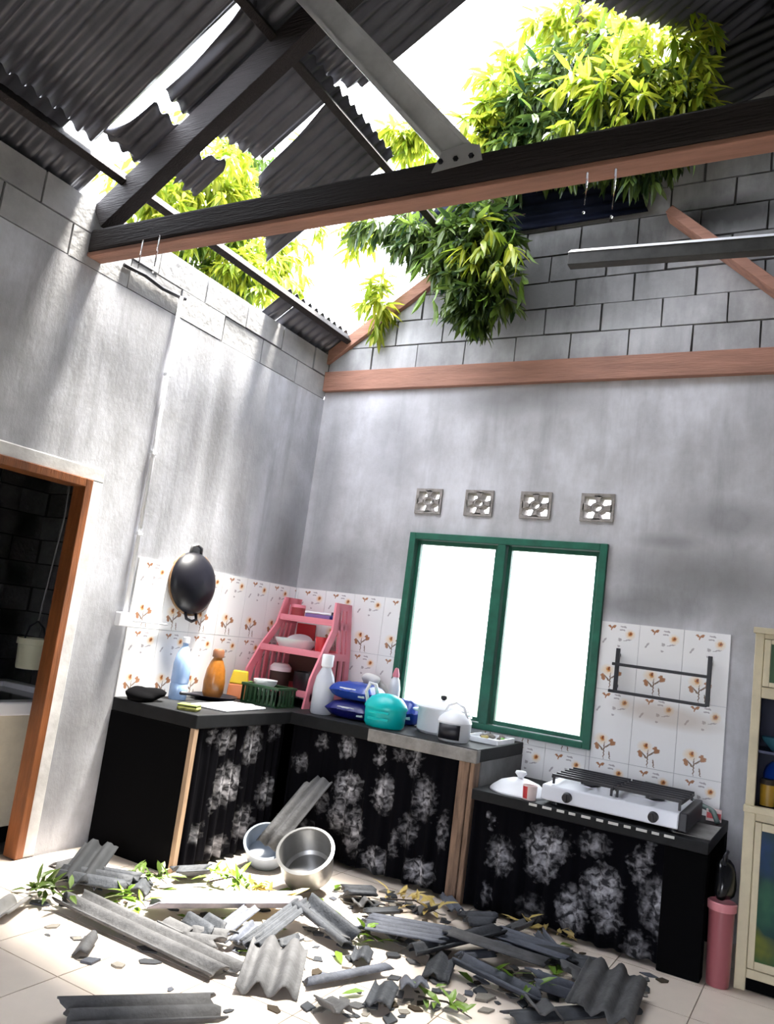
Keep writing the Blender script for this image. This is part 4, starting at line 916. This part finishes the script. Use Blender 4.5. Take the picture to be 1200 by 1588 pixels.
shard('roofing_strip', 'grey wavy piece with its open ribs facing the camera', F(412, 1548), F(432, 1484), .24, .02, .05, A_, seed=4, amp=.024, pitch=.10, jag=.008)
shard('roofing_strip', 'blackish bent piece right of the dark ribbed piece', F(462, 1432), F(545, 1478), .12, .11, .05, D_, seed=5, roll=.3)
shard('roofing_strip', 'grey corrugated piece cut by the bottom left edge of the photo', F(95, 1594), F(330, 1585), .20, .05, .05, A_, seed=6)
shard('roofing_strip', 'thin bluish strip on the white floor in the middle', F(478, 1530), F(600, 1510), .07, .02, .03, B_, seed=7)
shard('roofing_strip', 'bluish ribbed piece at the left of the middle heap', F(565, 1450), F(690, 1480), .22, .06, .08, B_, seed=8, pitch=.05, amp=.009)
shard('roofing_strip', 'dark ribbed piece at the centre of the middle heap', F(640, 1490), F(770, 1470), .12, .05, .09, D_, seed=9)
shard('roofing_strip', 'bluish ribbed piece at the right of the middle heap', F(770, 1470), F(880, 1500), .18, .07, .05, B_, seed=10, pitch=.05, amp=.009)
shard('roofing_strip', 'blue-grey strip slanting below the middle heap', F(705, 1510), F(835, 1562), .10, .06, .03, B_, seed=11)
shard('roofing_strip', 'grey flat strip over the middle heap', F(690, 1480), F(845, 1520), .10, .10, .07, A_, seed=12, amp=.008)
shard('roofing_strip', 'grey corrugated piece standing askew at the right end of the debris', F(925, 1592), F(955, 1535), .26, .05, .09, A_, seed=13, amp=.016, roll=.12)
shard('roofing_strip', 'black strip along the bottom right edge of the debris', F(790, 1588), F(985, 1572), .10, .03, .03, D_, seed=14, amp=.008)
shard('roofing_strip', 'short dark grey piece beside the askew corrugated piece', F(830, 1490), F(890, 1500), .10, .05, .05, D_, seed=15)
shard('roofing_strip', 'dark piece lying in the leafy heap by the doorway', F(95, 1365), F(200, 1390), .20, .05, .07, D_, seed=16)
shard('roofing_strip', 'blackish piece leaning in the leafy heap before the black end panel', F(110, 1385), F(150, 1345), .18, .05, .12, mat('black_fibre_roofing', (.016, .018, .022), .8, noise=.5, scale=9), seed=17)
shard('roofing_strip', 'grey scrap between the long strip and the wavy piece', F(290, 1460), F(345, 1475), .14, .03, .05, A_, seed=18)
shard('roofing_strip', 'dark scrap left of the open-ribbed wavy piece', F(300, 1440), F(335, 1462), .12, .05, .05, D_, seed=19)
shard('roofing_strip', 'small grey scrap left of the long strip', F(120, 1490), F(140, 1462), .06, .02, .03, A_, seed=20)
shard('roofing_strip', 'dark scrap at the foot of the left curtain', F(270, 1365), F(320, 1362), .14, .05, .05, D_, seed=21)
shard('roofing_strip', 'dark scrap before the wooden post right of the silver pot', F(530, 1395), F(575, 1400), .16, .05, .06, D_, seed=22)
shard('roofing_strip', 'pale scrap at the far left floor edge', F(-10, 1430), F(25, 1405), .12, .03, .03, mat('pale_fibre_roofing', (.28, .27, .26), .85, noise=.3, scale=9), seed=23)
shard('roofing_strip', 'dark scrap below the stove counter curtain', F(720, 1440), F(765, 1448), .14, .05, .07, D_, seed=24)
# the strip that leans on the curtain over the two pots
a = F(408, 1352) + Vector((.0, .0, .14)); b = W(500, 1207, 'y', CYB - .06)
d = (b - a); L_ = d.length; d.normalize(); s = d.cross(Vector((0, -1, .2))).normalized(); nr = s.cross(d).normalized()
V = []; Fc = []; wd = .17; nv = 22
for j in range(nv + 1):
    w = -wd / 2 + wd * j / nv
    for i in range(5):
        l0 = -.02 + (.10 if j < 7 else 0); l = L_ * i / 4 * (1 - (.14 if j < 6 else 0)); V.append(a + d * l + s * w + nr * .014 * math.sin(2 * math.pi * w / .07))
for j in range(nv):
    for i in range(4): q = j * 5 + i; Fc.append((q, q + 1, q + 6, q + 5))
o = MB().add(V, Fc).build('roofing_strip', M_asb, smooth=True, fix=False); md = o.modifiers.new('thickness', 'SOLIDIFY'); md.thickness = .007
tag(o, 'grey corrugated strip leaning up against the middle curtain behind the silver pot', 'roofing')

# small rubble: shards and crumbs strewn over the floor
chips = []
for k in range(5):
    rr = random.Random(50 + k); n_ = rr.randint(4, 6); base = [(math.cos(i * 2 * math.pi / n_) * rr.uniform(.5, 1), math.sin(i * 2 * math.pi / n_) * rr.uniform(.4, .9), 0) for i in range(n_)]
    chips.append(MB().prism(base, (0, 0, .22)))
cm = [M_asbd, M_asb, M_crumb, M_soil, M_asbb]
protos = {}
zones = [((560, 1470), 190, 60, 70), ((820, 1530), 150, 50, 60), ((300, 1440), 170, 50, 45), ((640, 1400), 150, 25, 50), ((880, 1460), 90, 30, 25), ((120, 1370), 90, 30, 20), ((130, 1490), 90, 60, 10), ((1000, 1530), 70, 30, 6), ((600, 1560), 200, 25, 34)]
for (c, rx, ry, n_) in zones:
    for i in range(n_):
        px, py = R.gauss(c[0], rx * .55), R.gauss(c[1], ry * .55)
        p = F(px, py)
        if p.y > -.84 or p.x < .08 or (p.x < .75 and p.y > -1.72): continue
        ci, mi = R.randrange(5), R.choices(range(5), (5, 4, 5, 2, 3))[0]; sz = R.uniform(.012, .042)
        lab = ['small dark shard of broken roofing strewn on the floor', 'small grey shard of broken roofing strewn on the floor', 'small pale crumb of broken cement strewn on the floor', 'small brown clod of leaf litter strewn on the floor', 'small bluish shard of broken roofing strewn on the floor'][mi]
        nm = ['roof_shard', 'roof_shard', 'cement_crumb', 'litter_clod', 'roof_shard'][mi]
        if (ci, mi) not in protos: o = chips[ci].build(nm, cm[mi]); protos[(ci, mi)] = o
        else: o = protos[(ci, mi)].copy(); COL.objects.link(o)
        o.location = (p.x, p.y, .001); o.rotation_euler = (0, 0, R.uniform(0, 6.28)); o.scale = (sz * 1.5, sz, sz * R.uniform(.5, 1.2))
        tag(o, lab, 'rubble', 'rubble strewn on the floor: ' + nm + ' %s' % ['dark', 'grey', 'pale', 'brown', 'bluish'][mi])

# palm-sized flakes of the same roofing filling the heaps
fl_ = [shard('roof_flake', 'flat palm-sized flake of dark roofing lying in the floor debris', (0, 0, 0), (.18, 0, 0), .11, .0, .02, M_asbd, seed=40, amp=.012, group='palm-sized dark roofing flakes'),
       shard('roof_flake', 'flat palm-sized flake of grey roofing lying in the floor debris', (0, 0, 0), (.15, 0, 0), .13, .0, .03, M_asb, seed=41, amp=.015, group='palm-sized grey roofing flakes'),
       shard('roof_flake', 'flat palm-sized flake of bluish roofing lying in the floor debris', (0, 0, 0), (.2, 0, 0), .10, .0, .02, M_asbb, seed=42, amp=.010, pitch=.05, group='palm-sized bluish roofing flakes')]
spots = [(590, 1425), (660, 1420), (700, 1415), (735, 1430), (800, 1450), (850, 1475), (890, 1500), (620, 1460), (735, 1495), (680, 1510), (900, 1525), (865, 1545), (560, 1490), (520, 1460), (360, 1440), (330, 1410), (270, 1450), (155, 1375), (215, 1385), (110, 1350), (640, 1540), (590, 1560), (560, 1410), (800, 1490), (445, 1475), (515, 1575), (380, 1465), (760, 1460), (840, 1580)]
for i, (px, py) in enumerate(spots):
    p = F(px, py); o = fl_[i % 3]
    if i >= 3: o = o.copy(); COL.objects.link(o)
    o.location = (p.x, p.y, .03 + .02 * R.random()); o.rotation_euler = (R.uniform(-.3, .3), R.uniform(-.25, .25), R.uniform(0, 6.28)); q = R.uniform(.6, 1.15); o.scale = (q, q, 1)

# ------------------------------------------------------------------ leaves
def leaf_geo(p, d, up, L_, w, curl=.25):
    d = d.normalized(); s = d.cross(up)
    s = s.normalized() if s.length > 1e-4 else d.orthogonal().normalized(); n_ = s.cross(d)
    pts = [p, p + d * L_ * .35 + s * w * .5 + n_ * w * .18, p + d * L_ * .40, p + d * L_ * .35 - s * w * .5 + n_ * w * .18,
           p + d * L_ * .72 + s * w * .36 - n_ * L_ * curl * .10, p + d * L_ * .74 - n_ * L_ * curl * .2, p + d * L_ * .72 - s * w * .36 - n_ * L_ * curl * .10, p + d * L_ - n_ * L_ * curl * .5]
    return pts, [(0, 1, 2), (0, 2, 3), (1, 4, 5, 2), (2, 5, 6, 3), (4, 7, 5), (5, 7, 6)]
def foliage(name, m, parent, blobs, seed, leaf=(.12, .19), width=.036, per=11, kind='stuff'):
    """leaf whorls of a mango crown filling ellipsoids: (centre, radii, number of whorls, shell bias)"""
    rr = random.Random(seed); mb = MB()
    for (c, rad, nw, sh) in blobs:
        c = Vector(c)
        for _ in range(nw):
            v = Vector((rr.gauss(0, 1), rr.gauss(0, 1), rr.gauss(0, 1))).normalized(); q = rr.random() ** sh
            p = c + Vector((v.x * rad[0], v.y * rad[1], v.z * rad[2])) * q
            axis = (v * .9 + Vector((rr.uniform(-.5, .5), rr.uniform(-.5, .5), rr.uniform(-.9, .2)))).normalized()
            a0 = axis.orthogonal().normalized(); b0 = axis.cross(a0)
            for k in range(per):
                an = k * 2.4 + rr.uniform(-.3, .3); out = a0 * math.cos(an) + b0 * math.sin(an)
                d = (axis * rr.uniform(.1, .9) + out * .8 + Vector((0, 0, -rr.uniform(.25, 1.1)))).normalized()
                V, Fc = leaf_geo(p + axis * rr.uniform(-.05, .05), d, Vector((rr.uniform(-.3, .3), rr.uniform(-.3, .3), 1)), rr.uniform(*leaf), width * rr.uniform(.75, 1.25)); mb.add(V, Fc)
    o = mb.build(name, m, parent, fix=False)
    if kind: o['kind'] = kind
    return o
tree = thing('mango_tree', 'mango tree fallen against the gable with leafy crown hanging through the roof hole', 'tree', (2.9, 1.6, -.16))
def tl(p): return Vector(p) - Vector((2.9, 1.6, -.16))
MB().tube([tl(p) for p in [(2.9, 1.6, -.16), (2.8, 1.5, 1.6), (2.3, 1.2, 3.4), (1.82, .8, 4.9), (1.95, .2, 5.6), (1.8, -.2, 6.3)]], [.20, .18, .15, .11, .07, .04], 12).build('trunk', M_bark, tree, smooth=True)
MB().tube([tl(p) for p in [(1.82, .8, 4.9), (1.6, .2, 4.85), (1.4, -.25, 4.55), (1.35, -.36, 4.15), (1.38, -.38, 3.85)]], [.06, .05, .04, .025, .012], 8).build('branch', M_bark, tree, smooth=True)
MB().tube([tl(p) for p in [(2.3, 1.2, 3.4), (.8, .9, 4.4), (.3, .4, 5.0), (-.2, .1, 5.1)]], [.07, .05, .035, .015], 8).build('branch', M_bark, tree, smooth=True)
def wp(px, py, y): return tl(W(px, py, 'y', y))
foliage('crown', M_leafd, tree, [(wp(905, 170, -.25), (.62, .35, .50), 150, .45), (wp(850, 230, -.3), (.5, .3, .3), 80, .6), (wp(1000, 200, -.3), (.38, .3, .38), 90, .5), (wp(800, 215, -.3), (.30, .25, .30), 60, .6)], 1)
foliage('sunlit_crown', M_leafb, tree, [(wp(1010, 90, -.30), (.40, .28, .27), 80, .4), (wp(775, 150, -.35), (.22, .2, .42), 46, .6), (wp(745, 225, -.35), (.16, .2, .2), 22, .6), (wp(900, 40, -.1), (.5, .3, .22), 60, .5), (wp(1060, 150, -.35), (.16, .15, .25), 26, .5), (wp(930, 150, -.58), (.45, .10, .40), 24, .8), (wp(760, 360, -.62), (.22, .06, .28), 8, .8)], 2)
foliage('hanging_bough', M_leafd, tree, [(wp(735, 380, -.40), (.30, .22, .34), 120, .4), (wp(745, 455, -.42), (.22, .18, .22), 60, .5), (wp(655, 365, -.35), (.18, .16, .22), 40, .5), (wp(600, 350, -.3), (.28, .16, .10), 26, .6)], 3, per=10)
foliage('thin_sprays', M_leafb, tree, [(wp(640, 215, .1), (.38, .3, .18), 46, .7), (wp(590, 470, -.15), (.10, .12, .22), 14, .6), (wp(560, 360, 0), (.22, .2, .15), 20, .7)], 4)
# the largest single leaves of the hanging bough, each one apart
lv = []
for k in range(4):
    V, Fc = leaf_geo(Vector((0, 0, 0)), Vector((0, 0, -1)), Vector((0, 1, .2)), .17 + .012 * k, .042, .4); lv.append(MB().add(V, Fc))
for i in range(70):
    th = R.uniform(0, 6.28); q = R.random() ** .5; px = 735 + 85 * q * math.cos(th); py = 405 + 95 * q * math.sin(th); p = W(px, py, 'y', -.62 + .12 * q)
    k = i % 4
    if i < 4: o = lv[k].build('leaf', M_leaff if k % 2 else M_leaf, tree, fix=False); lv[k] = (lv[k], o)
    else: o = lv[k][1].copy(); COL.objects.link(o); o.parent = tree
    o.location = tl(p); o.rotation_euler = (R.uniform(-.7, .7), R.uniform(-.7, .7), R.uniform(-1.2, 1.2))
tl2 = thing('leafy_tree', 'bright yellow-green tree standing outside beyond the left wall', 'tree', (-2.2, -.2, -.16))
c2 = Vector((-2.2, -.2, -.16))
MB().tube([Vector(p) - c2 for p in [(-2.2, -.2, -.16), (-2.15, -.15, 2), (-1.9, 0, 3.8), (-1.5, .1, 5)]], [.16, .13, .10, .05], 10).build('trunk', M_bark, tl2, smooth=True)
def w2(px, py, x): return W(px, py, 'x', x) - c2
foliage('crown', M_leafb, tl2, [(w2(300, 280, -.9), (.5, .55, .42), 150, .5), (w2(240, 320, -.9), (.4, .4, .3), 60, .6), (w2(370, 420, -.8), (.4, .45, .4), 80, .6), (w2(440, 400, -.8), (.25, .3, .4), 36, .7), (w2(460, 300, -1.0), (.4, .4, .5), 50, .7)], 6)
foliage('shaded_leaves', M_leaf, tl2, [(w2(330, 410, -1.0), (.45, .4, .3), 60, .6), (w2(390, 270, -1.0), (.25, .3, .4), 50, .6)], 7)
# fallen leaves and twigs on the floor
def twig(label, px, py, h, n_, m, seed, spread=.13, cat='twig'):
    rr = random.Random(seed); p = F(px, py); t = thing('leafy_twig', label, cat, p); mb = MB()
    st_ = [Vector((-spread, 0, .015)), Vector((0, .01, h * .6)), Vector((spread, -.02, h * .4))]
    MB().tube(st_, [.005, .004, .002], 6).build('stem', M_bark, t)
    for k in range(n_):
        f = rr.random(); b0 = st_[0].lerp(st_[2], f) + Vector((0, 0, h * .5 * rr.random()))
        d = Vector((rr.uniform(-1, 1), rr.uniform(-1, 1), rr.uniform(-.1, .6)))
        V, Fc = leaf_geo(b0, d, Vector((rr.uniform(-.4, .4), rr.uniform(-.4, .4), 1)), rr.uniform(.07, .13), rr.uniform(.02, .035))
        V = [Vector((v.x, v.y, max(v.z, .004))) for v in V]
        MB().add(V, Fc).build('leaf', m, t, fix=False)
twig('clump of green leaves on the floor left of the silver pot', 355, 1385, .13, 34, M_leaff, 1, .15)
twig('yellowing leaves lying against the front of the silver pot', 418, 1402, .08, 26, M_leafy, 2, .14)
twig('dark green leafy twig in the heap by the doorway', 75, 1400, .12, 30, M_leafd, 3, .16)
twig('green leaves on the left end of the long grey strip', 205, 1410, .10, 14, M_leaff, 4, .10)
twig('dry yellow leaves on the floor before the wooden post', 640, 1412, .08, 22, M_leafy, 5, .16)
twig('green leaves under the blue-grey strip of the middle heap', 800, 1535, .07, 14, M_leaff, 6, .12)
twig('green leafy sprig on the white floor at the bottom middle', 690, 1568, .05, 10, M_leaff, 7, .12)
twig('dry leaves below the stove counter curtain', 850, 1452, .06, 18, M_leafy, 8, .15)
twig('green leaves at the left of the middle heap', 565, 1462, .08, 10, M_leaff, 9, .08)
twig('dark leaves at the foot of the black end panel', 232, 1372, .10, 24, M_leafd, 10, .14)
V, Fc = leaf_geo(Vector((0, 0, 0)), Vector((1, 0, 0)), Vector((0, 0, 1)), .11, .034, .15); lp = None
for i in range(46):
    c = R.choice([(300, 1420, 160, 60), (700, 1500, 200, 60), (150, 1400, 110, 50), (860, 1500, 120, 40), (600, 1420, 140, 25)])
    p = F(R.gauss(c[0], c[2] * .6), R.gauss(c[1], c[3] * .6))
    if p.y > -.86 or p.x < .08 or (p.x < .75 and p.y > -1.74): continue
    if lp is None: lp = MB().add([(v.x, v.y, v.z + .012) for v in V], Fc).build('fallen_leaf', M_leaff, fix=False); o = lp
    else: o = lp.copy(); COL.objects.link(o)
    o.location = (p.x, p.y, .002); o.rotation_euler = (R.uniform(-.15, .15), R.uniform(-.1, .1), R.uniform(0, 6.28)); s_ = R.uniform(.5, 1.1); o.scale = (s_, s_, s_)
    tag(o, 'single green leaf fallen among the roof debris on the floor', 'leaf', 'single green leaves on the floor')
# drips of rain water off the tie beam
for (px, py, ln) in ((222, 372, .16), (248, 365, .17), (911, 268, .13), (955, 262, .16)):
    p = W(px, py, 'y', -2.425); m = MB(); z = 0
    m.tube([(0, 0, 0), (.001, 0, -ln * .5), (0, 0, -ln)], [.005, .004, .0025], 6); m.lathe([(0, .006), (.006, 0), (.004, -.008), (0, -.011)], 8, c=(0, 0, -ln - .03))
    tag(m.build('water_drip', M_water, smooth=True, loc=p), 'thread of rain water dripping from the dark tie beam', 'water', 'water drips under the tie beam')
